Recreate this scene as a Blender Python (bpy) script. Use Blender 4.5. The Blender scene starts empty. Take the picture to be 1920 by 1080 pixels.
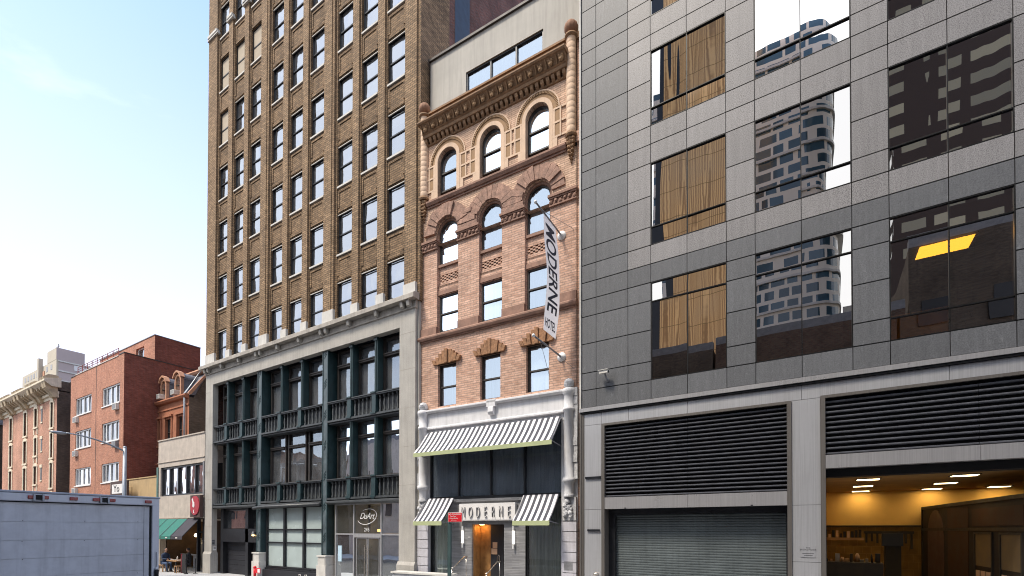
import bpy, bmesh, math, random
from mathutils import Vector, Matrix
random.seed(7)
sc = bpy.context.scene
COL = sc.collection
PI = math.pi
R = math.radians

# ------------------------------------------------------------------ camera
def cam_setup():
    yaw, pitch, roll = R(32.226), R(0.764), R(0.0804)
    fw = Vector((-math.sin(yaw)*math.cos(pitch), math.cos(yaw)*math.cos(pitch), math.sin(pitch)))
    r = fw.cross(Vector((0, 0, 1))).normalized()
    u = r.cross(fw)
    c, s = math.cos(roll), math.sin(roll)
    r, u = c*r + s*u, -s*r + c*u
    cd = bpy.data.cameras.new('camera'); co = bpy.data.objects.new('camera', cd); COL.objects.link(co)
    m = Matrix((r, u, -fw)).transposed().to_4x4(); m.translation = (0, -15.5, 2.8)
    co.matrix_world = m
    cd.sensor_fit = 'HORIZONTAL'; cd.sensor_width = 36; cd.lens = 909.25*36/1920
    cd.shift_y = 439.18/1920
    cd.clip_start = .1; cd.clip_end = 4000
    sc.camera = co
cam_setup()

# ------------------------------------------------------------------ light
SUN_EL, SUN_DIR = R(60), Vector((-.42, -.91, 0)).normalized()
def light_setup():
    w = bpy.data.worlds.new('World'); sc.world = w; w.use_nodes = True
    nt = w.node_tree; N = nt.nodes; L = nt.links; N.clear()
    out = N.new('ShaderNodeOutputWorld'); bg = N.new('ShaderNodeBackground')
    sky = N.new('ShaderNodeTexSky'); sky.sky_type = 'NISHITA'; sky.sun_disc = False
    sky.sun_elevation = SUN_EL; sky.sun_rotation = math.atan2(SUN_DIR.x, SUN_DIR.y)
    sky.altitude = 0; sky.air_density = 1.0; sky.dust_density = .7; sky.ozone_density = 3.2
    tc = N.new('ShaderNodeTexCoord'); mp = N.new('ShaderNodeMapping'); mp.inputs['Scale'].default_value = (1, 1, 2.4)
    mp.inputs['Location'].default_value = (.0, .0, 1.4)
    n1 = N.new('ShaderNodeTexNoise'); n1.inputs['Scale'].default_value = 2.1; n1.inputs['Detail'].default_value = 9; n1.inputs['Roughness'].default_value = .58; n1.inputs['Distortion'].default_value = .35
    rp = N.new('ShaderNodeValToRGB'); rp.color_ramp.elements[0].position = .47; rp.color_ramp.elements[1].position = .70
    sep = N.new('ShaderNodeSeparateXYZ')
    hz = N.new('ShaderNodeMapRange'); hz.inputs[1].default_value = .76; hz.inputs[2].default_value = .12   # thin white veil towards the horizon
    sh = N.new('ShaderNodeMath'); sh.operation = 'MULTIPLY'; sh.inputs[1].default_value = .85
    mix = N.new('ShaderNodeMix'); mix.data_type = 'RGBA'
    mix.inputs[7].default_value = (4.5, 4.75, 5.2, 1)
    L.new(tc.outputs['Generated'], mp.inputs[0]); L.new(mp.outputs[0], n1.inputs['Vector'])
    sb = N.new('ShaderNodeMath'); sb.operation = 'MULTIPLY_ADD'; sb.inputs[1].default_value = -.38      # the cloud bank thickens over the other side of the street
    L.new(sep.outputs[1], sb.inputs[0]); L.new(n1.outputs['Fac'], sb.inputs[2])
    L.new(sb.outputs[0], rp.inputs[0]); L.new(tc.outputs['Generated'], sep.inputs[0]); L.new(sep.outputs[2], hz.inputs[0])
    fd = N.new('ShaderNodeMapRange'); fd.inputs[1].default_value = .12; fd.inputs[2].default_value = -.25; fd.inputs[3].default_value = .40
    ml = N.new('ShaderNodeMath'); ml.operation = 'MULTIPLY'; L.new(sep.outputs[1], fd.inputs[0]); L.new(fd.outputs[0], ml.inputs[0]); L.new(rp.outputs[0], ml.inputs[1])
    L.new(ml.outputs[0], sh.inputs[0])
    ve = N.new('ShaderNodeMix'); ve.data_type = 'RGBA'; ve.inputs[7].default_value = (2.95, 2.9, 3.35, 1); L.new(hz.outputs[0], ve.inputs[0]); L.new(sky.outputs[0], ve.inputs[6])
    L.new(sh.outputs[0], mix.inputs[0]); L.new(ve.outputs[2], mix.inputs[6])
    L.new(mix.outputs[2], bg.inputs[0]); bg.inputs[1].default_value = .115
    L.new(bg.outputs[0], out.inputs[0])
    sd = bpy.data.lights.new('sun', 'SUN'); so = bpy.data.objects.new('sun', sd); COL.objects.link(so)
    sd.energy = 1.45; sd.angle = R(12); sd.color = (1, .9, .76)
    d = Vector((SUN_DIR.x*math.cos(SUN_EL), SUN_DIR.y*math.cos(SUN_EL), math.sin(SUN_EL)))
    so.rotation_euler = (-d).to_track_quat('-Z', 'Y').to_euler()
    so.location = (-30, -40, 60)
light_setup()
sc.view_settings.view_transform = 'Standard'; sc.view_settings.look = 'None'
sc.view_settings.gamma = 1; sc.view_settings.use_curve_mapping = False
sc.view_settings.exposure = 1.85
sc.cycles.pixel_filter_type = 'BLACKMAN_HARRIS'; sc.cycles.filter_width = 1.05
sc.cycles.use_denoising = True; sc.cycles.denoiser = 'OPENIMAGEDENOISE'; sc.cycles.denoising_input_passes = 'RGB_ALBEDO_NORMAL'; sc.cycles.denoising_prefilter = 'NONE'
sc.cycles.max_bounces = 8; sc.cycles.transparent_max_bounces = 12; sc.cycles.caustics_reflective = False; sc.cycles.caustics_refractive = False
sc.cycles.sample_clamp_indirect = 6

# ------------------------------------------------------------------ materials
def nodes(name):
    m = bpy.data.materials.new(name); m.use_nodes = True
    nt = m.node_tree; nt.nodes.clear()
    out = nt.nodes.new('ShaderNodeOutputMaterial')
    return m, nt.nodes, nt.links, out
def c4(c, k=1): return (c[0]*k, c[1]*k, c[2]*k, 1)
def noise(N, L, vec, scale, detail=5, rough=.55):
    n = N.new('ShaderNodeTexNoise'); n.inputs['Scale'].default_value = scale; n.inputs['Detail'].default_value = detail; n.inputs['Roughness'].default_value = rough
    L.new(vec, n.inputs['Vector']); return n
def maprange(N, L, val, a, b, c, d):
    n = N.new('ShaderNodeMapRange'); n.inputs[1].default_value = a; n.inputs[2].default_value = b; n.inputs[3].default_value = c; n.inputs[4].default_value = d
    L.new(val, n.inputs[0]); return n.outputs[0]
def mixc(N, L, fac, a, b, mode='MIX'):
    n = N.new('ShaderNodeMix'); n.data_type = 'RGBA'; n.blend_type = mode
    for s, v in ((n.inputs[0], fac), (n.inputs[6], a), (n.inputs[7], b)):
        if isinstance(v, (int, float)): s.default_value = v
        elif isinstance(v, tuple): s.default_value = v
        else: L.new(v, s)
    return n.outputs[2]
def pm(name, col, rough=.8, var=.14, scale=2.2, streak=.0, bump=0, bscale=60, metal=0, fine=.0, fscale=90, spec=.35):
    m, N, L, out = nodes(name)
    p = N.new('ShaderNodeBsdfPrincipled'); L.new(p.outputs[0], out.inputs[0])
    tc = N.new('ShaderNodeTexCoord'); v = tc.outputs['Object']
    n1 = noise(N, L, v, scale, 6)
    f = maprange(N, L, n1.outputs['Fac'], .3, .7, 0, 1)
    c = mixc(N, L, f, c4(col, 1-var), c4(col, 1+var))
    if streak:
        mp = N.new('ShaderNodeMapping'); mp.inputs['Scale'].default_value = (3.5, 3.5, .22); L.new(v, mp.inputs[0])
        n2 = noise(N, L, mp.outputs[0], 2.2, 6, .65)
        g = maprange(N, L, n2.outputs['Fac'], .46, .72, 0, streak)
        c = mixc(N, L, g, c, c4(col, .42))
    if fine:
        n3 = noise(N, L, v, fscale, 2, .7)
        g = maprange(N, L, n3.outputs['Fac'], .35, .65, 1-fine, 1+fine)
        cc = N.new('ShaderNodeCombineColor')
        for i in range(3): L.new(g, cc.inputs[i])
        c = mixc(N, L, 1.0, c, cc.outputs[0], 'MULTIPLY')
    L.new(c, p.inputs['Base Color'])
    p.inputs['Roughness'].default_value = rough; p.inputs['Metallic'].default_value = metal
    p.inputs['Specular IOR Level'].default_value = spec
    r2 = maprange(N, L, n1.outputs['Fac'], .3, .7, max(0.02, rough-.1), min(1, rough+.08)); L.new(r2, p.inputs['Roughness'])
    if bump:
        nb = noise(N, L, v, bscale, 4, .6)
        b = N.new('ShaderNodeBump'); b.inputs['Strength'].default_value = bump; b.inputs['Distance'].default_value = .02
        L.new(nb.outputs['Fac'], b.inputs['Height']); L.new(b.outputs[0], p.inputs['Normal'])
    return m
def wallcoord(N, L):
    tc = N.new('ShaderNodeTexCoord'); sp = N.new('ShaderNodeSeparateXYZ'); L.new(tc.outputs['Object'], sp.inputs[0])
    sn = N.new('ShaderNodeSeparateXYZ'); L.new(tc.outputs['Normal'], sn.inputs[0])
    ab = N.new('ShaderNodeMath'); ab.operation = 'ABSOLUTE'; L.new(sn.outputs[0], ab.inputs[0])
    gt = N.new('ShaderNodeMath'); gt.operation = 'GREATER_THAN'; gt.inputs[1].default_value = .6; L.new(ab.outputs[0], gt.inputs[0])
    mf = N.new('ShaderNodeMix'); L.new(gt.outputs[0], mf.inputs[0]); L.new(sp.outputs[0], mf.inputs[2]); L.new(sp.outputs[1], mf.inputs[3])
    cb = N.new('ShaderNodeCombineXYZ'); L.new(mf.outputs[0], cb.inputs[0]); L.new(sp.outputs[2], cb.inputs[1])
    return tc.outputs['Object'], cb.outputs[0]
def brick(name, c1, c2, mort, bw=.22, bh=.075, ms=.011, var=.25, streak=.25, vscale=.7, rough=.85, dirt=(.06, .045, .035)):
    m, N, L, out = nodes(name)
    p = N.new('ShaderNodeBsdfPrincipled'); L.new(p.outputs[0], out.inputs[0])
    v, uv = wallcoord(N, L)
    b = N.new('ShaderNodeTexBrick'); L.new(uv, b.inputs['Vector'])
    b.inputs['Color1'].default_value = c4(c1); b.inputs['Color2'].default_value = c4(c2); b.inputs['Mortar'].default_value = c4(mort)
    b.inputs['Scale'].default_value = 1; b.inputs['Brick Width'].default_value = bw; b.inputs['Row Height'].default_value = bh; b.inputs['Mortar Size'].default_value = ms; b.inputs['Bias'].default_value = -.1
    n1 = noise(N, L, v, vscale, 7, .6)
    g = maprange(N, L, n1.outputs['Fac'], .3, .7, 1-var, 1+var)
    cc = N.new('ShaderNodeCombineColor')
    for i in range(3): L.new(g, cc.inputs[i])
    c = mixc(N, L, 1.0, b.outputs['Color'], cc.outputs[0], 'MULTIPLY')
    mp = N.new('ShaderNodeMapping'); mp.inputs['Scale'].default_value = (2.6, 2.6, .25); L.new(v, mp.inputs[0])
    n2 = noise(N, L, mp.outputs[0], 1.6, 7, .65)
    s = maprange(N, L, n2.outputs['Fac'], .5, .75, 0, streak)
    c = mixc(N, L, s, c, c4(dirt))
    # single burnt and pale bricks
    mp3 = N.new('ShaderNodeMapping'); mp3.inputs['Scale'].default_value = (1/bw, 1/bw, 1/bh); L.new(v, mp3.inputs[0])
    wn = N.new('ShaderNodeTexNoise'); wn.inputs['Scale'].default_value = .8; wn.inputs['Detail'].default_value = 1; L.new(mp3.outputs[0], wn.inputs['Vector'])
    g2 = maprange(N, L, wn.outputs['Fac'], .3, .7, .82, 1.18)
    c2n = N.new('ShaderNodeCombineColor')
    for i in range(3): L.new(g2, c2n.inputs[i])
    c = mixc(N, L, 1.0, c, c2n.outputs[0], 'MULTIPLY')
    L.new(c, p.inputs['Base Color']); p.inputs['Roughness'].default_value = rough; p.inputs['Specular IOR Level'].default_value = .25
    bp = N.new('ShaderNodeBump'); bp.inputs['Strength'].default_value = .5; bp.inputs['Distance'].default_value = .012; bp.invert = True
    L.new(b.outputs['Fac'], bp.inputs['Height']); L.new(bp.outputs[0], p.inputs['Normal'])
    return m
def glass(name, refl=.4, tint=(.5, .55, .55), gcol=(.95, .97, 1), wave=.02, wscale=1.3, zs=.35, rough=.0, dust_haze=0, dcol=(.45, .46, .48)):
    m, N, L, out = nodes(name)
    tr = N.new('ShaderNodeBsdfTransparent'); tr.inputs[0].default_value = c4(tint)
    gl = N.new('ShaderNodeBsdfGlossy'); gl.inputs[0].default_value = c4(gcol); gl.inputs['Roughness'].default_value = rough
    lw = N.new('ShaderNodeFresnel'); lw.inputs[0].default_value = 1.5
    f = maprange(N, L, lw.outputs[0], 0.04, 1, refl, 1)
    tc = N.new('ShaderNodeTexCoord'); oi = N.new('ShaderNodeObjectInfo')
    mp = N.new('ShaderNodeMapping'); mp.inputs['Scale'].default_value = (1, 1, zs); L.new(tc.outputs['Object'], mp.inputs[0])
    ad = N.new('ShaderNodeVectorMath'); ad.operation = 'ADD'
    sc_ = N.new('ShaderNodeVectorMath'); sc_.operation = 'SCALE'; sc_.inputs[0].default_value = (37, 17, 29); L.new(oi.outputs['Random'], sc_.inputs[3])
    L.new(mp.outputs[0], ad.inputs[0]); L.new(sc_.outputs[0], ad.inputs[1])
    nz = noise(N, L, ad.outputs[0], wscale, 2, .4)
    b = N.new('ShaderNodeBump'); b.inputs['Strength'].default_value = 1; b.inputs['Distance'].default_value = wave
    L.new(nz.outputs['Fac'], b.inputs['Height']); L.new(b.outputs[0], gl.inputs['Normal'])
    mx = N.new('ShaderNodeMixShader'); L.new(f, mx.inputs[0]); L.new(tr.outputs[0], mx.inputs[1]); L.new(gl.outputs[0], mx.inputs[2])
    if dust_haze:  # dust on the panes, and a painted pale haze that lifts dark ones
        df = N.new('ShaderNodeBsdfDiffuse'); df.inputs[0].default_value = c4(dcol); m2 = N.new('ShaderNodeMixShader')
        nd = noise(N, L, tc.outputs['Object'], 1.4, 6, .65); L.new(maprange(N, L, nd.outputs['Fac'], .3, .7, dust_haze*.45, dust_haze*1.5), m2.inputs[0])
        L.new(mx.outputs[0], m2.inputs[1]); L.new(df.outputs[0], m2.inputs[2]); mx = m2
    L.new(mx.outputs[0], out.inputs[0]); return m
def emit(name, col, s):
    m, N, L, out = nodes(name); e = N.new('ShaderNodeEmission'); e.inputs[0].default_value = c4(col); e.inputs[1].default_value = s
    L.new(e.outputs[0], out.inputs[0]); return m
def stone(name, base, spk, dark, scale=34, lo=.36, hi=.62, veins=0):
    m, N, L, out = nodes(name)
    p = N.new('ShaderNodeBsdfPrincipled'); L.new(p.outputs[0], out.inputs[0])
    tc = N.new('ShaderNodeTexCoord'); v = tc.outputs['Object']
    n1 = noise(N, L, v, scale, 3, .75)
    c = mixc(N, L, maprange(N, L, n1.outputs['Fac'], lo, hi, 0, 1), c4(dark), c4(base))
    n2 = noise(N, L, v, .8, 5, .6)
    c = mixc(N, L, maprange(N, L, n2.outputs['Fac'], .35, .7, 0, .5), c, c4(spk))
    if veins:
        mp = N.new('ShaderNodeMapping'); mp.inputs['Scale'].default_value = (2.2, 2.2, .8); mp.inputs['Rotation'].default_value = (0, R(25), 0); L.new(v, mp.inputs[0])
        n3 = N.new('ShaderNodeTexNoise'); n3.inputs['Scale'].default_value = 2.3; n3.inputs['Detail'].default_value = 8; n3.inputs['Roughness'].default_value = .72; n3.inputs['Distortion'].default_value = 2.2; L.new(mp.outputs[0], n3.inputs['Vector'])
        c = mixc(N, L, maprange(N, L, n3.outputs['Fac'], .58, .74, 0, veins), c, c4(base, 2.0))
        n4 = noise(N, L, mp.outputs[0], 6, 5, .7)
        c = mixc(N, L, maprange(N, L, n4.outputs['Fac'], .5, .68, 0, .45), c, c4(dark))
    at = N.new('ShaderNodeAttribute'); at.attribute_name = 'tone'
    mp5 = N.new('ShaderNodeMapping'); mp5.inputs['Scale'].default_value = (5, 5, .3); L.new(v, mp5.inputs[0]); n5 = noise(N, L, mp5.outputs[0], 1.5, 6, .65)
    ad = N.new('ShaderNodeMath'); ad.operation = 'ADD'; L.new(at.outputs['Fac'], ad.inputs[0]); L.new(maprange(N, L, n5.outputs['Fac'], .35, .7, .94, .74), ad.inputs[1])
    cc = N.new('ShaderNodeCombineColor')
    for i in range(3): L.new(ad.outputs[0], cc.inputs[i])
    c = mixc(N, L, 1.0, c, cc.outputs[0], 'MULTIPLY')
    L.new(c, p.inputs['Base Color']); p.inputs['Roughness'].default_value = .52; p.inputs['Specular IOR Level'].default_value = .28
    return m
def steel(name, col=(.62, .62, .62), rough=.34, bump=.06):
    m, N, L, out = nodes(name)
    p = N.new('ShaderNodeBsdfPrincipled'); L.new(p.outputs[0], out.inputs[0])
    tc = N.new('ShaderNodeTexCoord'); mp = N.new('ShaderNodeMapping'); mp.inputs['Scale'].default_value = (40, 40, .5); L.new(tc.outputs['Object'], mp.inputs[0])
    n1 = noise(N, L, mp.outputs[0], 1, 4, .6); n2 = noise(N, L, tc.outputs['Object'], 1.1, 5, .6)
    c = mixc(N, L, maprange(N, L, n1.outputs['Fac'], .35, .65, 0, 1), c4(col, .86), c4(col, 1.06))
    c = mixc(N, L, maprange(N, L, n2.outputs['Fac'], .4, .7, 0, .35), c, c4(col, .66))
    L.new(c, p.inputs['Base Color']); p.inputs['Metallic'].default_value = .45
    L.new(maprange(N, L, n2.outputs['Fac'], .3, .7, rough-.06, rough+.12), p.inputs['Roughness'])
    b = N.new('ShaderNodeBump'); b.inputs['Strength'].default_value = bump; b.inputs['Distance'].default_value = .01; L.new(n1.outputs['Fac'], b.inputs['Height']); L.new(b.outputs[0], p.inputs['Normal'])
    return m
def curtain(name, col, folds=9):
    m, N, L, out = nodes(name)
    p = N.new('ShaderNodeBsdfPrincipled'); L.new(p.outputs[0], out.inputs[0])
    tc = N.new('ShaderNodeTexCoord'); mp = N.new('ShaderNodeMapping'); mp.inputs['Scale'].default_value = (folds, folds, .25); L.new(tc.outputs['Object'], mp.inputs[0])
    n = noise(N, L, mp.outputs[0], 1.2, 4, .6)
    c = mixc(N, L, maprange(N, L, n.outputs['Fac'], .35, .65, 0, 1), c4(col, .68), c4(col, 1.1))
    L.new(c, p.inputs['Base Color']); p.inputs['Roughness'].default_value = .9
    b = N.new('ShaderNodeBump'); b.inputs['Strength'].default_value = .6; b.inputs['Distance'].default_value = .06; L.new(n.outputs['Fac'], b.inputs['Height']); L.new(b.outputs[0], p.inputs['Normal'])
    return m
def stripes(name, a, b, per):
    m, N, L, out = nodes(name)
    p = N.new('ShaderNodeBsdfPrincipled'); L.new(p.outputs[0], out.inputs[0])
    tc = N.new('ShaderNodeTexCoord'); sp = N.new('ShaderNodeSeparateXYZ'); L.new(tc.outputs['Object'], sp.inputs[0])
    md = N.new('ShaderNodeMath'); md.operation = 'DIVIDE'; md.inputs[1].default_value = per; L.new(sp.outputs[0], md.inputs[0])
    fr = N.new('ShaderNodeMath'); fr.operation = 'FRACT'; L.new(md.outputs[0], fr.inputs[0])
    gt = N.new('ShaderNodeMath'); gt.operation = 'GREATER_THAN'; gt.inputs[1].default_value = .5; L.new(fr.outputs[0], gt.inputs[0])
    n = noise(N, L, tc.outputs['Object'], 3, 5, .6)
    c = mixc(N, L, gt.outputs[0], c4(a), c4(b))
    c = mixc(N, L, maprange(N, L, n.outputs['Fac'], .4, .7, 0, .22), c, c4((.16, .15, .14)))
    L.new(c, p.inputs['Base Color']); p.inputs['Roughness'].default_value = .85; return m

M = dict(
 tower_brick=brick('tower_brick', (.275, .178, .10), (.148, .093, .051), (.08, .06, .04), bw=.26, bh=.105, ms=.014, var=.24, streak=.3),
 lit_pier_brick=brick('lit_pier_brick', (.335, .222, .128), (.205, .133, .075), (.10, .075, .05), bw=.26, bh=.105, ms=.014, var=.2, streak=.3),  # tower brick made lighter, the stronger light on pier fronts in its colour
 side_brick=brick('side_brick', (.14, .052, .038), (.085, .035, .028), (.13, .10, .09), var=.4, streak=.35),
 concrete=pm('concrete', (.385, .365, .33), .85, .13, 1.1, .35, .15, 40, fine=.08, fscale=25),
 ledge_stone=pm('ledge_stone', (.36, .33, .29), .85, .25, 2.5, .4, .2, 40),
 pale_stone=pm('pale_stone', (.55, .53, .49), .8, .12, 2, .2, .1),
 iron=pm('iron', (.018, .042, .046), .48, .3, 3, .1, .08, 30, spec=.5),
 iron_face=pm('iron_face', (.075, .10, .11), .5, .3, 3, .15, .08, 30, spec=.5),
 iron_rail=pm('iron_rail', (.05, .055, .058), .5, .3, 3, .1, .08, 30, spec=.5),
 black_frame=pm('black_frame', (.012, .013, .016), .4, .2, 3, spec=.5),
 brown_frame=pm('brown_frame', (.05, .042, .037), .55, .2, 3),
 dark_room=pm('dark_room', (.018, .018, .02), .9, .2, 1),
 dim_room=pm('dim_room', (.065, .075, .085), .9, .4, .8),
 blind=pm('blind', (.66, .66, .65), .9, .06, 2, fine=.05, fscale=30),
 blind_grey=pm('blind_grey', (.33, .33, .34), .9, .1, 2),
 board=pm('board', (.42, .36, .28), .9, .1, 2),
 tower_glass=glass('tower_glass', .36, (.72, .75, .78), (.93, .96, 1), .06, 1.3, dust_haze=.05),
 shop_glass=glass('shop_glass', .28, (.74, .78, .8), (.75, .85, .95), .03, .9, dust_haze=.16),
 lounge_glass=glass('lounge_glass', .16, (.8, .86, .9), (.75, .85, .95), .03, .9, dust_haze=.26, dcol=(.30, .36, .43)),  # bluish haze painted over the pane to lift the dark window
 clear_glass=glass('clear_glass', .14, (.80, .86, .82), (.9, .95, .95), .012, .8, dust_haze=.07),  # slight haze painted in to lighten the dark glass
 hotel_glass=glass('hotel_glass', .42, (.88, .92, .96), (.80, .91, 1), .035, 1.0, dust_haze=.04),
 granite_glass=glass('granite_glass', .58, (.42, .36, .28), (.95, .88, .78), .014, .8, .07),
 frost_glass=pm('frost_glass', (.40, .47, .46), .25, .08, 1.2, spec=.6),
 hotel_brick=brick('hotel_brick', (.60, .385, .285), (.46, .27, .19), (.34, .24, .19), bh=.09, bw=.3, ms=.012, var=.16, streak=.22, dirt=(.12, .07, .05)),
 hotel_beige=brick('hotel_beige', (.60, .41, .295), (.50, .33, .235), (.30, .21, .15), .3, .08, .01, var=.14, streak=.18, dirt=(.2, .12, .07)),
 cream=pm('cream', (.60, .435, .31), .8, .12, 2.5, .25, .1),
 brownstone=pm('brownstone', (.27, .16, .118), .85, .25, 3, .3, .35, 14),
 rough_brown=pm('rough_brown', (.31, .19, .142), .9, .35, 5, .3, .9, 9, fine=.2, fscale=30),
 rough_orange=pm('rough_orange', (.30, .16, .085), .9, .35, 6, .3, .9, 10, fine=.2, fscale=30),
 terracotta=pm('terracotta', (.26, .155, .085), .8, .3, 5, .4, .4, 25),
 ochre=pm('ochre', (.31, .19, .10), .8, .15, 4, .2, .2),
 finial=pm('finial', (.26, .14, .085), .8, .25, 5, .2, .3, 25),
 stucco=pm('stucco', (.42, .40, .36), .9, .12, .7, .3, .12, 60, fine=.05),
 white_stone=pm('white_stone', (.66, .655, .66), .75, .1, 2, .3, .12, 30),
 white_rough=pm('white_rough', (.50, .50, .51), .85, .25, 4, .4, .9, 10, fine=.15, fscale=30),
 block_paint=pm('block_paint', (.50, .49, .53), .7, .1, 2, .35, .1),
 awning=stripes('awning', (.045, .048, .062), (.72, .70, .72), .236),
 awning_back=pm('awning_back', (.08, .08, .085), .9, .2),
 lime=pm('lime', (.40, .44, .24), .8, .08, 3, .1),
 tile_wall=brick('tile_wall', (.25, .25, .255), (.20, .20, .21), (.15, .15, .15), .62, .062, .004, var=.14, streak=.12),
 wood_wall=pm('wood_wall', (.33, .17, .06), .6, .3, 5, .3, .1),
 sign_white=pm('sign_white', (.74, .72, .70), .5, .05, 2),
 letter_grey=pm('letter_grey', (.16, .16, .17), .5, .1, 3, metal=.3),
 letter_face=pm('letter_face', (.58, .57, .56), .4, .06, 3),
 black_paint=pm('black_paint', (.02, .021, .026), .55, .15),
 white_paint=pm('white_paint', (.72, .72, .71), .5, .06),
 flag_ink=pm('flag_ink', (.03, .033, .05), .8, .1),
 chrome=pm('chrome', (.62, .56, .48), .25, .08, 3, metal=.9),
 curtain=curtain('curtain', (.58, .60, .63), 8),
 curtain_dim=curtain('curtain_dim', (.46, .51, .56), 7),
 curtain_grey=curtain('curtain_grey', (.86, .87, .86), 7),
 granite=stone('granite', (.275, .262, .258), (.22, .212, .208), (.075, .072, .072), 42, .34, .56),
 slate=stone('slate', (.138, .14, .145), (.112, .115, .12), (.07, .072, .077), 30, .3, .6, veins=.5),
 joint=pm('joint', (.012, .012, .013), .7, .1),
 mullion=pm('mullion', (.02, .019, .018), .35, .1, metal=.4),
 steel=steel('steel', (.49, .49, .50)), steel_trim=steel('steel_trim', (.42, .41, .41), .3, 0), steel_dark=steel('steel_dark', (.16, .145, .13), .4),
 louver=pm('louver', (.085, .088, .10), .38, .15, 4, .1, spec=.5),
 shutter=pm('shutter', (.10, .118, .122), .55, .14, 1.3, .35, .05, 30, metal=.15),
 garage_wall=pm('garage_wall', (.62, .385, .105), .8, .1, 1), garage_tile=brick('garage_tile', (.22, .13, .035), (.20, .115, .03), (.25, .15, .05), .3, .3, .01, var=.1, streak=.05),
 garage_ceiling=pm('garage_ceiling', (.38, .24, .10), .9, .2, 1.2),
 warm_light=emit('warm_light', (1, .73, .38), 5), office_light=emit('office_light', (1, .50, .05), 2.6),
 warm_lamp=emit('warm_lamp', (1, .72, .38), 7), tube_lamp=emit('tube_lamp', (1, .93, .82), .55), door_lamp=emit('door_lamp', (1, .62, .22), 9),
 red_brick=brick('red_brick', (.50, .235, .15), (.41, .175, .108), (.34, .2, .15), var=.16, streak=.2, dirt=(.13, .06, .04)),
 shaded_red_brick=brick('shaded_red_brick', (.25, .075, .048), (.19, .055, .038), (.2, .1, .08), var=.2, streak=.2),  # the red brick darkened, with the side walls' shade in its colour
 old_brick=brick('old_brick', (.56, .31, .21), (.48, .25, .165), (.33, .19, .15), var=.3, streak=.35, vscale=.35, dirt=(.16, .08, .06)),
 dark_brown_brick=brick('dark_brown_brick', (.115, .085, .062), (.09, .07, .055), (.1, .085, .07), var=.3, streak=.3),
 plaster_brown=pm('plaster_brown', (.36, .145, .08), .85, .2, 1.5, .35, .12), slate_roof=pm('slate_roof', (.16, .165, .19), .6, .25, 5, .3, .2, 20),
 trim_tan=pm('trim_tan', (.68, .60, .46), .8, .15, 3, .3), trim_dark=pm('trim_dark', (.46, .37, .25), .8, .25, 3, .3), trim_orange=pm('trim_orange', (.48, .26, .165), .8, .15, 3, .2),
 low_stone=pm('low_stone', (.48, .42, .36), .9, .14, 2, .3, .15, 40, fine=.1, fscale=30), tan_wall=pm('tan_wall', (.45, .32, .17), .9, .12, 1.5, .3),
 green_canvas=pm('green_canvas', (.03, .155, .125), .85, .12, 3, .2), black_canvas=pm('black_canvas', (.045, .042, .052), .85, .15, 3), jade=pm('jade', (.10, .19, .17), .6, .15),
 sign_red=pm('sign_red', (.38, .035, .05), .45, .1), sign_brown=pm('sign_brown', (.07, .04, .035), .6, .1), street_red=pm('street_red', (.62, .015, .025), .45, .05),
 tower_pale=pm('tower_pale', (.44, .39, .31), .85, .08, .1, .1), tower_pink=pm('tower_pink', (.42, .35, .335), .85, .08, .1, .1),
 wood=pm('wood', (.34, .2, .1), .6, .2, 6), skin=pm('skin', (.46, .27, .19), .55, .08), skin_b=pm('skin_b', (.38, .21, .14), .55, .08), hair=pm('hair', (.015, .012, .011), .6, .1),
 navy=pm('navy', (.025, .04, .075), .9, .15), denim=pm('denim', (.05, .08, .15), .9, .2), charcoal=pm('charcoal', (.025, .024, .026), .9, .15),
 truck_paint=pm('truck_paint', (.68, .70, .72), .38, .05, .9, .25, .02, 8, spec=.5), truck_door=pm('truck_door', (.64, .66, .675), .45, .08, .8, .38, .04, 5, spec=.45, fine=.05, fscale=9), rubber=pm('rubber', (.02, .02, .02), .8, .1), lens_red=pm('lens_red', (.30, .022, .018), .25, .25, 40, spec=.6),
 galv=pm('galv', (.33, .36, .40), .45, .12, 3, .1, metal=.4), post_green=pm('post_green', (.05, .085, .085), .5, .2, 4, .2),
 asphalt=pm('asphalt', (.05, .05, .052), .9, .25, .5, 0, .4, 80, fine=.25, fscale=60), sidewalk=pm('sidewalk', (.36, .36, .36), .9, .14, .9, 0, .1, 50, fine=.12, fscale=40), kerb=pm('kerb', (.30, .30, .31), .85, .15, 2), paint_line=pm('paint_line', (.6, .6, .57), .8, .2, 3),
 ac_white=pm('ac_white', (.62, .60, .55), .6, .1), grey_metal=pm('grey_metal', (.2, .2, .21), .5, .2, 4), rail_red=pm('rail_red', (.30, .07, .06), .6, .2),
 paper=pm('paper', (.50, .33, .22), .8, .1), plaque=pm('plaque', (.22, .22, .23), .45, .2, 9), blue_notice=pm('blue_notice', (.45, .6, .7), .6, .15),
 tuna=pm('tuna', (.016, .010, .007), .8, .3, 1.3), tuna_orange=pm('tuna_orange', (.04, .016, .006), .8, .3, 2), dark_stuff=pm('dark_stuff', (.022, .018, .014), .6, .4, 5),
 stone_wall=pm('stone_wall', (.40, .41, .43), .8, .15, 2, .3, .1), row_dark=brick('row_dark', (.14, .085, .06), (.10, .06, .045), (.12, .1, .08), var=.3))

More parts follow.
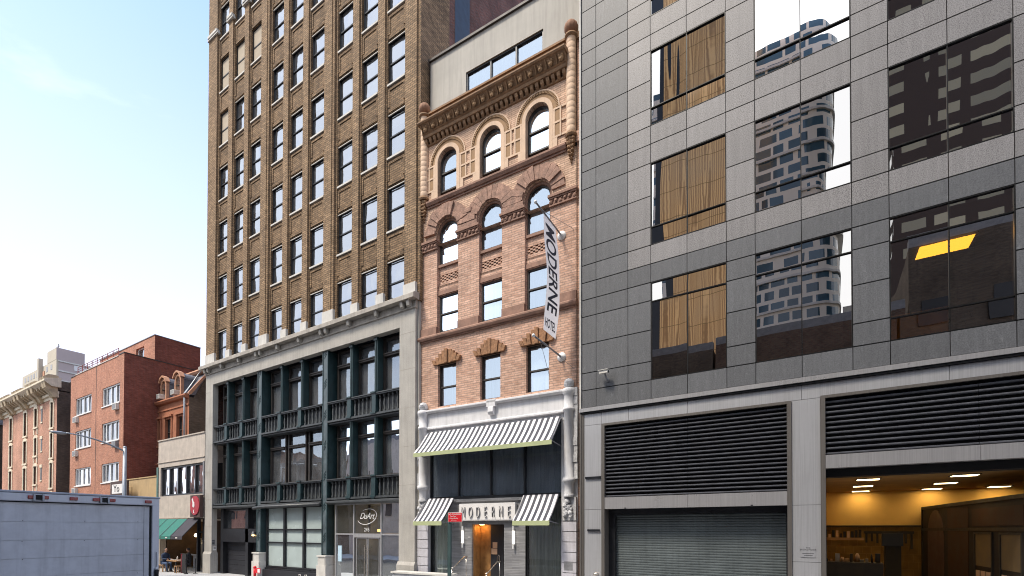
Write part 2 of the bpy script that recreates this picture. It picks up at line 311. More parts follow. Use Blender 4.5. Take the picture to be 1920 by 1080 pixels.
def cloth():
    m, N, L, out = nodes('banner'); d = N.new('ShaderNodeBsdfDiffuse'); t = N.new('ShaderNodeBsdfTranslucent'); mx = N.new('ShaderNodeMixShader'); mx.inputs[0].default_value = .45
    tc = N.new('ShaderNodeTexCoord'); n = noise(N, L, tc.outputs['Object'], 2, 5); c = mixc(N, L, n.outputs['Fac'], c4((.76, .76, .78)), c4((.88, .87, .88)))
    L.new(c, d.inputs[0]); L.new(c, t.inputs[0]); L.new(d.outputs[0], mx.inputs[1]); L.new(t.outputs[0], mx.inputs[2]); L.new(mx.outputs[0], out.inputs[0]); return m
M['banner'] = cloth()
# ------------------------------------------------------------------ helpers
OFF = {}
def link(o, parent=None):
    COL.objects.link(o)
    if parent is not None: o.parent = parent
    return o
def mark(o, label, cat, group=None, kind=None):
    if label: o['label'] = label
    if cat: o['category'] = cat
    if group: o['group'] = group
    if kind: o['kind'] = kind
    return o
def thing(name, label, cat, loc=(0, 0, 0), rotz=0, group=None, local=False):
    o = bpy.data.objects.new(name, None); o.empty_display_size = .3
    o.location = loc; o.rotation_euler = (0, 0, rotz); link(o); mark(o, label, cat, group)
    OFF[o.name] = Vector((0, 0, 0)) if local else Vector(loc)
    return o
class B:
    def __init__(s): s.v = []; s.f = []
    def add(s, vs, fs):
        n = len(s.v); s.v += [tuple(v) for v in vs]; s.f += [tuple(i+n for i in f) for f in fs]; return s
    def box(s, x0, x1, y0, y1, z0, z1):
        return s.add([(x0,y0,z0),(x1,y0,z0),(x1,y1,z0),(x0,y1,z0),(x0,y0,z1),(x1,y0,z1),(x1,y1,z1),(x0,y1,z1)],
                     [(0,3,2,1),(4,5,6,7),(0,1,5,4),(1,2,6,5),(2,3,7,6),(3,0,4,7)])
    def poly(s, *p): return s.add(p, [tuple(range(len(p)))])
    def prism(s, pts, a, b, axis='y'):                 # closed outline (two coordinates) extruded along an axis
        n = len(pts)
        def P(p, t): return {'y': (p[0], t, p[1]), 'x': (t, p[0], p[1]), 'z': (p[0], p[1], t)}[axis]
        vs = [P(p, a) for p in pts] + [P(p, b) for p in pts]
        return s.add(vs, [tuple(range(n)), tuple(range(2*n-1, n-1, -1))] + [(i, (i+1) % n, n+(i+1) % n, n+i) for i in range(n)])
    def tube(s, pts, r, n=8, r2=None, caps=True):
        pts = [Vector(p) for p in pts]; rings = []
        for i, p in enumerate(pts):
            d = (pts[min(i+1, len(pts)-1)] - pts[max(i-1, 0)]).normalized()
            a = d.cross(Vector((0, 0, 1)) if abs(d.z) < .95 else Vector((1, 0, 0))).normalized(); b = d.cross(a)
            rr = r if r2 is None else r + (r2-r)*i/(len(pts)-1)
            rings.append([p + a*math.cos(2*PI*k/n)*rr + b*math.sin(2*PI*k/n)*rr for k in range(n)])
        vs = [v for rg in rings for v in rg]; fs = []
        for i in range(len(pts)-1):
            for k in range(n): fs.append((i*n+k, i*n+(k+1) % n, (i+1)*n+(k+1) % n, (i+1)*n+k))
        if caps: fs += [tuple(range(n-1, -1, -1)), tuple(range((len(pts)-1)*n, len(pts)*n))]
        return s.add(vs, fs)
    def lathe(s, cx, cy, prof, n=16, a0=0, a1=2*PI):
        full = abs(a1-a0-2*PI) < 1e-6; m = n if full else n+1
        vs = []; fs = []
        for r, z in prof:
            for k in range(m):
                a = a0 + (a1-a0)*k/n; vs.append((cx+r*math.cos(a), cy+r*math.sin(a), z))
        for i in range(len(prof)-1):
            for k in range(n):
                k2 = (k+1) % m; fs.append((i*m+k, i*m+k2, (i+1)*m+k2, (i+1)*m+k))
        return s.add(vs, fs)
    def ball(s, c, r, n=10, sq=(1, 1, 1), lump=0):
        vs = []; fs = []; m = max(5, n//2+1)
        for i in range(m+1):
            t = PI*i/m
            for k in range(n):
                a = 2*PI*k/n; q = r*(1+random.uniform(-lump, lump))
                vs.append((c[0]+q*sq[0]*math.sin(t)*math.cos(a), c[1]+q*sq[1]*math.sin(t)*math.sin(a), c[2]+q*sq[2]*math.cos(t)))
        for i in range(m):
            for k in range(n): fs.append((i*n+k, i*n+(k+1) % n, (i+1)*n+(k+1) % n, (i+1)*n+k))
        return s.add(vs, fs)
    def mesh(s, name, mat, smooth=False, off=Vector((0, 0, 0))):
        me = bpy.data.meshes.new(name)
        me.from_pydata([(v[0]-off[0], v[1]-off[1], v[2]-off[2]) for v in s.v], [], s.f); me.validate(); me.update()
        bm = bmesh.new(); bm.from_mesh(me); bmesh.ops.remove_doubles(bm, verts=bm.verts, dist=1e-5)
        bmesh.ops.recalc_face_normals(bm, faces=bm.faces); bm.to_mesh(me); bm.free()
        if mat is not None: me.materials.append(M[mat] if isinstance(mat, str) else mat)
        if smooth:
            for p in me.polygons: p.use_smooth = True
        return me
    def build(s, name, mat, parent=None, smooth=False, label=None, bevel=0):
        off = OFF[parent.name] if parent is not None else Vector((0, 0, 0))
        o = bpy.data.objects.new(name, s.mesh(name, mat, smooth, off)); link(o, parent)
        OFF[o.name] = off
        if label: o['label'] = label
        if bevel:
            md = o.modifiers.new('bevel', 'BEVEL'); md.width = bevel; md.segments = 2; md.limit_method = 'ANGLE'
        return o
def inst(name, me, parent, loc=(0, 0, 0)):
    o = bpy.data.objects.new(name, me); o.location = loc; link(o, parent); OFF[o.name] = Vector((0, 0, 0)); return o
def structure(b, name, mat): return mark(b.build(name, mat), None, None, None, 'structure')
def arc(cx, cz, r, a0, a1, n): return [(cx+r*math.cos(a0+(a1-a0)*i/n), cz+r*math.sin(a0+(a1-a0)*i/n)) for i in range(n+1)]
def wall_holes(b, x0, x1, z0, z1, holes, yf, yr):
    """front sheet of a wall with rectangular or round-arched openings and their reveals; hole = (a, b, c, d[, arched])"""
    xs = sorted({x0, x1, *[h[0] for h in holes], *[h[1] for h in holes]}); zs = sorted({z0, z1, *[h[2] for h in holes], *[h[3] for h in holes]})
    for i in range(len(xs)-1):
        for j in range(len(zs)-1):
            mx, mz = (xs[i]+xs[i+1])/2, (zs[j]+zs[j+1])/2
            if mx < x0 or mx > x1 or mz < z0 or mz > z1: continue
            if any(h[0] < mx < h[1] and h[2] < mz < h[3] for h in holes): continue
            b.poly((xs[i], yf, zs[j]), (xs[i+1], yf, zs[j]), (xs[i+1], yf, zs[j+1]), (xs[i], yf, zs[j+1]))
    for h in holes:
        a, c, lo, hi = h[:4]
        if len(h) > 4 and h[4]:
            r = (c-a)/2; cx = (a+c)/2; zc = hi-r
            L = arc(cx, zc, r, PI, PI/2, 10); Rr = arc(cx, zc, r, PI/2, 0, 10)
            for q, cor in ((L, (a, hi)), (Rr, (c, hi))):
                for k in range(10): b.poly((cor[0], yf, cor[1]), (q[k][0], yf, q[k][1]), (q[k+1][0], yf, q[k+1][1]))
            out = [(a, lo)] + L + Rr[1:] + [(c, lo)]
        else: out = [(a, lo), (a, hi), (c, hi), (c, lo)]
        for k in range(len(out)):
            p, q = out[k], out[(k+1) % len(out)]
            b.poly((p[0], yf, p[1]), (q[0], yf, q[1]), (q[0], yr, q[1]), (p[0], yr, p[1]))
    return b
def frame_rect(b, x0, x1, z0, z1, w, yf, yb):
    b.box(x0, x1, yf, yb, z0, z0+w); b.box(x0, x1, yf, yb, z1-w, z1); b.box(x0, x0+w, yf, yb, z0+w, z1-w); b.box(x1-w, x1, yf, yb, z0+w, z1-w); return b
def frame_arch(b, x0, x1, z0, z1, w, yf, yb, n=14):
    cx = (x0+x1)/2; r = (x1-x0)/2; zc = z1-r
    o = [(x0, z0)] + arc(cx, zc, r, PI, 0, n) + [(x1, z0)]; i = [(x0+w, z0+w)] + arc(cx, zc, r-w, PI, 0, n) + [(x1-w, z0+w)]
    m = len(o)
    for k in range(m):
        k2 = (k+1) % m
        b.prism([o[k], o[k2], i[k2], i[k]], yf, yb)
    return b
def ring(b, cx, cz, ri, ro, a0, a1, n, yf, yb, gap=0, jit=0, rj=0):
    for k in range(n):
        s0 = a0+(a1-a0)*k/n+gap/2; s1 = a0+(a1-a0)*(k+1)/n-gap/2; y = yf-random.uniform(0, jit); r2 = ro+random.uniform(-rj, rj)
        m = max(1, int(abs(s1-s0)/.12)); pin = arc(cx, cz, ri, s0, s1, m); pout = arc(cx, cz, r2, s1, s0, m)
        b.prism(pin+pout, y, yb)
    return b
def text_mesh(s, size, mat, extrude=.004, sx=1, shear=0, align='CENTER', spacing=1, offset=0):
    cu = bpy.data.curves.new('lettering', 'FONT'); cu.body = s; cu.size = size; cu.extrude = extrude; cu.shear = shear; cu.align_x = align; cu.space_character = spacing; cu.offset = offset; cu.space_line = .95
    o = bpy.data.objects.new('lettering', cu); COL.objects.link(o)
    dg = bpy.context.evaluated_depsgraph_get(); dg.update()
    me = bpy.data.meshes.new_from_object(o.evaluated_get(dg)); bpy.data.objects.remove(o); bpy.data.curves.remove(cu)
    for v in me.vertices: v.co.x *= sx
    me.materials.clear(); me.materials.append(M[mat]); return me
def text_on(name, s, size, mat, parent, loc, rotz=0, label=None, **k):
    """lettering standing upright on a wall that faces -Y; loc in the same coordinates as the parent's geometry"""
    o = bpy.data.objects.new(name, text_mesh(s, size, mat, **k))
    o.location = Vector(loc) - (OFF[parent.name] if parent is not None else Vector((0, 0, 0))); o.rotation_euler = (PI/2, 0, rotz); link(o, parent); OFF[o.name] = Vector((0, 0, 0))
    if label: o['label'] = label
    return o

# ------------------------------------------------------------------ ground
structure(B().add([(-1500,-1500,-.15),(1500,-1500,-.15),(1500,1500,-.15),(-1500,1500,-.15)], [(0,1,2,3)]), 'road', 'asphalt')
structure(B().box(-420, 60, -4.05, 26, -.3, 0), 'sidewalk', 'sidewalk')
structure(B().box(-420, 60, -4.2, -4.052, -.3, -.003), 'kerb', 'kerb')
structure(B().box(-420, 60, -18.9, -14.35, -.3, 0), 'sidewalk', 'sidewalk')
structure(B().box(-420, 60, -14.348, -14.2, -.3, -.003), 'kerb', 'kerb')
b = B()
for i in range(40): b.box(-120+i*4.5, -118+i*4.5, -9.06, -8.94, -.15, -.146)
structure(b, 'lane_line', 'paint_line')

# ------------------------------------------------------------------ tall brick office building
def office():
    X0, X1 = -32.64, -14.75
    t = thing('office_building', 'tall tan brick office building above a dark green iron storefront', 'building', (-23.7, 0, 0))
    grp = [-29.17, -23.51, -17.83]; cols = [c+d for c in grp for d in (-1.75, 0, 1.75)]
    hw = .56; z_first, pitch, wh = 12.97, 3.41, 2.08; rows = 8; ZT = 41
    w = B()
    def pier(a, c, y0, z0=13.6, z1=ZT): w.box(a, c, y0, .62, z0, z1)
    edges = []
    for i, c in enumerate(cols):
        edges.append((c-hw, c+hw))
    spans = [(X0, edges[0][0])] + [(edges[i][1], edges[i+1][0]) for i in range(8)] + [(edges[8][1], X1)]
    base = B()
    for i, (a, c) in enumerate(spans):
        wide = (c-a) > .8
        ins = .13 if wide else .09
        la = a if i == 0 else a+ins; lc = c if i == 9 else c-ins
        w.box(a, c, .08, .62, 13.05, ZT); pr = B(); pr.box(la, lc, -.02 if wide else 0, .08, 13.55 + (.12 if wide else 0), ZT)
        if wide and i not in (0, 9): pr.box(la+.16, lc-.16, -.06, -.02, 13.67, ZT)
        pr.build('brick_pier', 'lit_pier_brick', t)
        B().box(la-.02, lc+.02, -.06, .078, 13.08, 13.55 + (.12 if wide else 0)).build('pier_base', 'pale_stone', t)
    for j in range(rows+1):
        zl = z_first+j*pitch+wh; zh = z_first+(j+1)*pitch
        for a, c in edges:
            if j == 0: pass
            w.box(a, c, .13, .62, zl, zh-.1)
            w.box(a+.05, c-.05, .10, .13, zl+.03, zl+.2)           # soldier course over the window
            if zl < 38:                                             # raised brick border of the spandrel panel
                w.box(a+.03, a+.13, .10, .13, zl+.26, zh-.2); w.box(c-.13, c-.03, .10, .13, zl+.26, zh-.2); w.box(a+.13, c-.13, .10, .13, zh-.3, zh-.2)
    w.box(X0, X1, .62, 1.2, ZT-.6, ZT)
    w.build('wall', 'tower_brick', t)
    sl = B()
    for j in range(1, rows+1):
        pass
    for a, c in spans:                                             # little capitals on the sixth floor sill line
        B().box(a-.03, c+.03, -.1, .078, 33.72, 33.84).box(a+.03, c-.03, -.13, .078, 33.84, 34.0).build('pier_capital', 'pale_stone', t)
    sl = None
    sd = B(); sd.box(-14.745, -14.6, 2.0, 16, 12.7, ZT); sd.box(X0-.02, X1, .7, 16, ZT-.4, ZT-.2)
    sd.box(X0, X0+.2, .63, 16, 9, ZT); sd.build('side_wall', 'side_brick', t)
    B().box(-14.75, -14.56, .08, 2.0, 12.75, ZT).build('corner_pier', 'tower_brick', t)
    w2 = B(); w2.box(-14.62, -14.585, 2.45, 3.6, 25.4, 29.4); w2.build('side_window', 'black_frame', t)
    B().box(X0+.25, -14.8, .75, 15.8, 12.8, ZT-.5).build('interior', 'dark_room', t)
    # sash windows: one of each kind, then copies
    fr = B(); W2 = 2*hw
    frame_rect(fr, 0, W2, 0, wh, .055, 0, .1); fr.box(.055, W2-.055, .015, .08, wh*.49-.03, wh*.49+.03)
    frame_rect(fr, .03, W2-.03, .03, wh*.49, .04, .03, .07); frame_rect(fr, .03, W2-.03, wh*.49, wh-.03, .035, .05, .09)
    frm = fr.mesh('window', 'black_frame')
    pane = B().poly((.07, .06, .07), (W2-.07, .06, .07), (W2-.07, .06, wh-.06), (.07, .06, wh-.06)).mesh('pane', 'tower_glass')
    head = B().box(.0, W2, -.06, -.02, wh-.1, wh-.06).mesh('head_strip', 'pale_stone')
    sill = B().box(0, W2, -.13, .03, -.085, -.001).mesh('sill', 'pale_stone')
    bl = {}
    for k, fr_ in enumerate((.98, .52, .5, .3)): bl[k] = B().box(.06, W2-.06, .1, .11, wh*(1-fr_), wh-.05).mesh('blind', 'blind')
    blg = B().box(.06, W2-.06, .12, .13, .05, wh*.5).mesh('blind', 'blind_grey')
    brd = B().box(.07, W2-.07, .04, .055, .07, wh-.06).mesh('boarding', 'board')
    rnd = random.Random(5)
    n = 0
    for i, (a, c) in enumerate(edges):
        for j in range(rows):
            z = z_first+j*pitch
            vis = [7, 7, 7, 6, 6, 6, 5, 5, 5][i]
            if j > vis: continue
            wd = inst('window', frm, t, Vector((a, .19, z))-OFF[t.name])
            if j: inst('sill', sill, wd)
            if i < 3 and j == 5 or (i == 0 and j == 4):
                inst('boarding', brd, wd); wd['label'] = 'sash window closed with pale boarding'; continue
            inst('pane', pane, wd); inst('head_strip', head, wd)
            k = rnd.choice((0, 0, 1, 2, 3)) if j else 0
            if i > 6 and j > 1: k = rnd.choice((0, 1, 3))
            inst('blind', bl[k], wd)
            if k in (1, 2) and rnd.random() < .6: inst('blind', blg, wd)
    # stone ledge over the storefront
    c = B()
    c.prism([(-.30, 12.76), (-.30, 12.95), (-.24, 13.0), (.2, 13.1), (.2, 12.76)], X0-.35, X1+.15, 'x')
    c.prism([(-.06, 12.42), (-.06, 12.47), (-.02, 12.5), (-.02, 12.76), (.2, 12.76), (.2, 12.42)], X0-.06, X1+.04, 'x')
    c.build('ledge', 'ledge_stone', t)
    d = B(); pos = []
    for q in (-32.45, -26.6, -20.85, -15.05): pos += [q-.02, q+.36] if q == -32.45 else ([q-.36, q+.02] if q == -15.05 else [q-.2, q+.2])
    for q in (-26.6, -20.85, -15.05): pos += [q-3.9, q-2.0]
    for p in pos: d = B(); d.prism([(-.22, 12.757), (-.22, 12.62), (-.19, 12.52), (-.021, 12.47), (-.021, 12.757)], p-.08, p+.08, 'x'); d.build('dentil', 'concrete', t)
    f = B()
    f.box(X0, -31.78, 0, .32, 1.35, 11.75); f.box(-15.70, X1, 0, .32, 1.35, 11.75); f.box(X0, X1, 0, .32, 11.75, 12.42)
    f.box(X0-.04, -31.74, -.08, .36, 0, 1.2); f.prism([(-.08, 1.2), (0, 1.35), (.32, 1.35), (.36, 1.2)], X0-.04, -31.74, 'x')
    f.box(-15.76, X1+.04, -.08, .36, 0, 1.2); f.prism([(-.08, 1.2), (0, 1.35), (.32, 1.35), (.36, 1.2)], -15.76, X1+.04, 'x')
    f.box(X1-.2, X1+.1, .13, 1.6, 0, 12.75)
    f.build('stone_frame', 'concrete', t)
    for z in (2.9, 4.6, 6.3, 8.0, 9.7, 11.3):
        B().box(X0, -31.78, -.003, .001, z, z+.018).build('stone_joint', 'ledge_stone', t); B().box(-15.70, X1, -.003, .001, z+.1, z+.118).build('stone_joint', 'ledge_stone', t)
    for x in (-26.6, -21.0): B().box(x, x+.018, -.003, .001, 11.75, 12.42).build('stone_joint', 'ledge_stone', t)
    # iron columns
    for cx in (-26.8, -20.98):
        k = B(); k.box(cx-.2, cx+.2, .12, .7, 1.45, 11.75); k.box(cx-.215, cx-.15, .08, .12, 1.45, 11.74); k.box(cx+.15, cx+.215, .08, .12, 1.45, 11.74)
        col = k.build('iron_column', 'iron', t)
        q = B(); q.box(cx-.148, cx+.148, .10, .118, 1.5, 11.74)
        q.build('column_face', 'iron_face', col)
        ds = B(); z = 2.1
        while z < 11.5:
            for e in (-1, 1):
                for s in range(3): ds.prism([(cx-.11, z+s*.14), (cx-.06, z+s*.14), (cx+.10, z+s*.14+.2*1), (cx+.05, z+s*.14+.2)], .085, .1) if e > 0 else None
            z += 1.55
        ds.build('column_ornament', 'iron', col)
        p = B(); p.box(cx-.36, cx+.36, -.1, .7, 0, .95); p.box(cx-.30, cx+.30, -.06, .7, .95, 1.38); p.box(cx-.35, cx+.35, -.1, .7, 1.38, 1.45); p.box(cx-.24, cx-.2, -.075, -.06, .1, 1.3); p.box(cx+.2, cx+.24, -.075, -.06, .1, 1.3)
        p.build('column_pedestal', 'pale_stone', t)
    bays = [(-31.78, -27.0, (-30.38, -28.68)), (-26.6, -21.18, (-24.86, -23.05)), (-20.78, -15.70, (-19.14, -17.42))]
    for bi, (a, c, ms) in enumerate(bays):
        for x in ms:
            for (z0, z1) in ((9.1, 11.75), (5.25, 8.15)):
                if bi == 1 and z0 < 8: continue
                nar = B(); nar.box(x-.1, x+.1, .2, .7, z0, z1); nar.tube([(x, .2, z0), (x, .2, z1-.12)], .055, 8); nar.box(x-.12, x+.12, .14, .3, z1-.16, z1-.04); nar.build('iron_mullion', 'iron', t)
            for (zt, zb) in ((9.1, 8.18), (5.24, 4.32)):
                nar = B(); nar.box(x-.13, x+.13, .06, .62, zb, zt+.02); nar.box(x-.17, x+.17, .0, .6, zt, zt+.06); nar.box(x-.17, x+.17, .0, .6, zb-.05, zb+.03)
                if zt < 6: nar.prism([(.02, 4.27), (.02, 4.2), (.2, 4.02), (.3, 4.02), (.3, 4.27)], x-.1, x+.1, 'x')
                nar.build('rail_pedestal', 'iron', t)
        for (zt, zb) in ((9.1, 8.18), (5.24, 4.32)):
            rail = B(); rail.box(a, c, .36, .5, zb, zt-.09); rail.box(a, c, .08, .5, zt-.09, zt); rail.box(a, c, .04, .5, zt-.03, zt+.015); rail.box(a, c, .06, .5, zb-.07, zb); rail.box(a, c, .03, .5, zb-.1, zb-.05)
            ra = rail.build('balcony_rail', 'iron_rail', t)
            xs = [a] + list(ms) + [c]
            for s in range(3):
                l, r_ = xs[s]+.16, xs[s+1]-.16; nb = 5; bal = B()
                for q in range(nb):
                    x = l+(r_-l)*(q+.5)/nb
                    bal.lathe(x, .2, [(.055, zb), (.06, zb+.1), (.035, zb+.16), (.058, zb+.4), (.04, zb+.58), (.03, zb+.68), (.06, zb+.72), (.05, zb+.83)], 8)
                bal.build('balustrade', 'iron_rail', ra, True)
        B().box(a, c, .12, .6, 4.0, 4.22).prism([(.0, 4.06), (.0, 4.13), (.12, 4.2), (.12, 4.0)], a, c, 'x').build('iron_lintel', 'iron_rail', t)
        B().box(a, c, .12, .7, 8.0, 8.08).build('iron_lintel', 'iron_rail', t)
    # iron front windows
    for bi, (a, c, ms) in enumerate(bays):
        xs = [a] + list(ms) + [c]
        for s in range(3):
            l, r_ = xs[s]+.1, xs[s+1]-.1
            if s == 0: l += .05
            for fi, (z0, z1, tr) in enumerate(((9.14, 11.75, 10.95), (5.27, 8.06, 7.28))):
                k = B(); frame_rect(k, l, r_, z0, z1, .09, .55, .7); k.box(l+.09, r_-.09, .5, .7, tr-.06, tr+.06); k.box(l+.09, r_-.09, .46, .5, tr+.02, tr+.07)
                wd = k.build('display_window', 'brown_frame', t)
                B().poly((l+.09, .66, z0+.09), (r_-.09, .66, z0+.09), (r_-.09, .66, z1-.09), (l+.09, .66, z1-.09)).build('pane', 'shop_glass', wd)
                if fi == 0 and (bi == 0 or s == 0 and bi == 1):
                    B().box(l+.1, r_-.1, .78, .79, z0+.1, tr-.06).build('blind', 'blind', wd)
                elif fi == 0: B().box(l+.1, r_-.1, .76, .77, z0+.1, z1-.1).build('blind', 'blind_grey', wd)
                elif s == 1 and bi != 0: B().box(l+.1, r_-.3, 1.0, 1.01, z0+.1, z0+1.1).build('blind', 'curtain_dim', wd)
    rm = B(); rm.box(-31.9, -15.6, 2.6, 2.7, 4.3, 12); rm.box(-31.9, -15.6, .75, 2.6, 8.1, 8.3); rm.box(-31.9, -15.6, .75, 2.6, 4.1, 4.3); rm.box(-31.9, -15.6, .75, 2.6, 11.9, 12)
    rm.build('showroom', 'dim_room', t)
    # garage bay, left
    k = B(); k.box(-31.4, -31.1, .35, .8, 0, 4.0); k.box(-31.1, -27.2, .3, .6, 1.98, 2.78); k.box(-28.55, -28.25, .3, .8, 0, 4.0); k.box(-27.35, -27.0, .3, .8, 0, 4.0); k.box(-31.4, -27, .45, .8, 3.88, 4.05)
    k.build('garage_frame', 'black_frame', t)
    g = B(); z = 0
    while z < 1.95: g.box(-31.1, -28.55, .62, .66, z, min(z+.28, 1.97)); z += .29
    g.build('garage_door', 'black_paint', t)
    B().box(-28.25, -27.35, .62, .66, 0, 1.97).build('side_door', 'black_paint', t)
    g = B(); g.poly((-31.1, .6, 2.8), (-28.55, .6, 2.8), (-28.55, .6, 3.88), (-31.1, .6, 3.88)); g.poly((-28.25, .6, 2.8), (-27.35, .6, 2.8), (-27.35, .6, 3.88), (-28.25, .6, 3.88))
    g.build('transom_pane', 'clear_glass', t)
    rm = B(); rm.box(-31.5, -27, 2.2, 2.3, 2.3, 4.1); rm.box(-31.5, -27, .75, 2.2, 2.4, 2.5)
    rm.build('loft_room', pm('loft', (.36, .31, .24), .9, .3, 1.5), t)
    sh = B(); sh.box(-30.9, -30.5, 1.4, 1.7, 2.5, 3.1); sh.box(-29.4, -28.9, 1.2, 1.5, 2.5, 3.2); sh.box(-30.2, -29.9, 1.3, 1.5, 2.5, 2.8)
    sh.build('stored_boxes', 'wood', t)
    lp = B(); lp.lathe(-27.55, .22, [(.0, 2.62), (.05, 2.62), (.11, 2.44), (.1, 2.42), (0, 2.45)], 12); lmp = lp.build('door_lamp', 'grey_metal', t)
    B().ball((-27.55, .2, 2.43), .07, 8).build('bulb', 'door_lamp', lmp)
    # frosted window, middle
    a, c = -26.45, -21.3; cuts = (-24.72, -23.0)
    k = B(); frame_rect(k, a, c, .62, 4.0, .09, .32, .5)
    for x in cuts: k.box(x-.07, x+.07, .3, .5, .71, 3.91)
    for z in (2.74, 2.02): k.box(a+.09, c-.09, .33, .5, z-.035, z+.035)
    k.box(a, c, .25, .6, 0, .6); wd = k.build('frosted_window', 'black_frame', t)
    B().box(a+.09, c-.09, .42, .43, .71, 3.91).build('pane', 'frost_glass', wd)
    s = B(); s.tube([(-27.0, -.12, 3.93), (a+.1, .05, 4.0), (c, .05, 4.02)], .09, 8); s.build('sill_roll', 'iron_rail', t, True)
    # glass entrance, right
    a, c = -20.45, -15.75; y = .32
    k = B()
    frame_rect(k, a, c, 0, 4.03, .075, y, y+.1); k.box(a+.075, c-.075, y, y+.1, 2.49, 2.56)
    for x in (-19.06, -17.17): k.box(x-.035, x+.035, y-.005, y+.095, 0, 3.95)
    ent = k.build('entrance_frame', 'steel', t)
    g = B()
    for l, r_ in ((a+.08, -19.1), (-19.02, -17.21), (-17.13, c-.08)):
        g.poly((l, y+.05, 2.57), (r_, y+.05, 2.57), (r_, y+.05, 3.95), (l, y+.05, 3.95))
    for l, r_ in ((a+.08, -19.1), (-17.13, c-.08)): g.poly((l, y+.05, .02), (r_, y+.05, .02), (r_, y+.05, 2.49), (l, y+.05, 2.49))
    g.build('pane', 'clear_glass', ent)
    for l, r_, hx in ((-18.92, -18.13, -18.22), (-18.09, -17.3, -18.0)):
        k = B(); frame_rect(k, l, r_, .02, 2.36, .04, y+.03, y+.07); dr = k.build('glass_door', 'steel', t)
        B().poly((l+.04, y+.05, .06), (r_-.04, y+.05, .06), (r_-.04, y+.05, 2.32), (l+.04, y+.05, 2.32)).build('pane', 'clear_glass', dr)
        B().tube([(hx, y-.06, .5), (hx, y-.06, 2.0)], .018, 8).tube([(hx, y-.06, .75), (hx, y+.04, .75)], .012, 6).tube([(hx, y-.06, 1.8), (hx, y+.04, 1.8)], .012, 6).build('handle', 'chrome', dr)
    B().box(-19.02, -17.21, y, y+.1, 2.37, 2.488).build('door_head', 'steel', t)
    k = B(); k.box(a-.3, c+.1, 3.4, 3.5, 0, 4.1); k.box(a-.32, a-.3, .5, 3.4, 0, 4.1); k.box(a-.3, c, .5, 3.4, 4.05, 4.15)
    k.build('lobby', pm('lobby', (.30, .32, .28), .6, .3, .8), t)
    k = B(); k.box(a+.2, a+1.0, 2.9, 3.2, 2.62, 2.76); k.box(-19.0, -17.6, 3.0, 3.2, 2.62, 2.70); k.build('lobby_shelf_lamp', emit('shelf_lamp', (1, .5, .16), 1.0), t)
    k = B(); k.box(-16.6, -16.2, 2.6, 2.9, 0, 2.4); k.box(a+.5, a+.56, 2.0, 2.1, 2.6, 4.05); k.box(-19.6, -19.5, 2.6, 2.7, 0, 2.3); k.build('lobby_fittings', 'black_frame', t)
    sg = text_on('storefront_lettering', 'DuArt', .42, 'white_paint', t, (-18.13, y-.005, 3.26), shear=.45, sx=.95, spacing=.92, extrude=.006, label='white script lettering DuArt inside an oval swoosh')
    k = B()
    def sw(a0, a1, r0, r1):
        pts = [(-18.12+.66*math.cos(a0+(a1-a0)*i/20), y-.004, 3.36+.36*math.sin(a0+(a1-a0)*i/20)+.08*math.cos(a0+(a1-a0)*i/20)) for i in range(21)]; k.tube(pts, r0, 6, r1)
    sw(R(195), R(335), .008, .026); sw(R(-20), R(115), .026, .008); k.build('swoosh', 'white_paint', t)
    text_on('street_number', '245', .25, 'white_paint', t, (-18.13, y-.005, 2.66), extrude=.004)
    B().prism([(-16.85, 3.22), (-16.85, 3.5), (-16.62, 3.36)], y+1.2, y+1.25).build('arrow_lamp', emit('arrow_lamp', (1, .88, .5), 1.3), t)
    k = B(); k.box(-20.25, -19.98, y+.03, y+.04, 1.16, 1.95); k.build('door_notice', 'blue_notice', t)
    return t
office()
for nm, x, z, w_, h_, mt, lab, lines in (('wall_sign', -31.98+.0, 1.92, .3, .32, 'plaque', 'small grey plate fixed to the inner face of the office building left stone pier', 3), ('wall_sign', -31.98, 1.55, .26, .24, 'sign_white', 'small white square plate below the grey plate on the left stone pier', 2)):
    # plates on the pier's return face, which looks along the street
    k = B(); y0 = .12 if mt == 'plaque' else .2
    k.box(-31.78, -31.765, y0-.11, y0+.08, z-h_/2, z+h_/2)
    t_ = thing(nm, lab, 'sign', (-31.77, y0, z-h_/2)); k.build('plate', mt, t_)
    l = B()
    for q in range(lines): l.box(-31.766, -31.762, y0-.08, y0+.05, z+h_/2-.07-q*.09, z+h_/2-.035-q*.09)
    l.build('printed_lines', 'black_paint', t_)
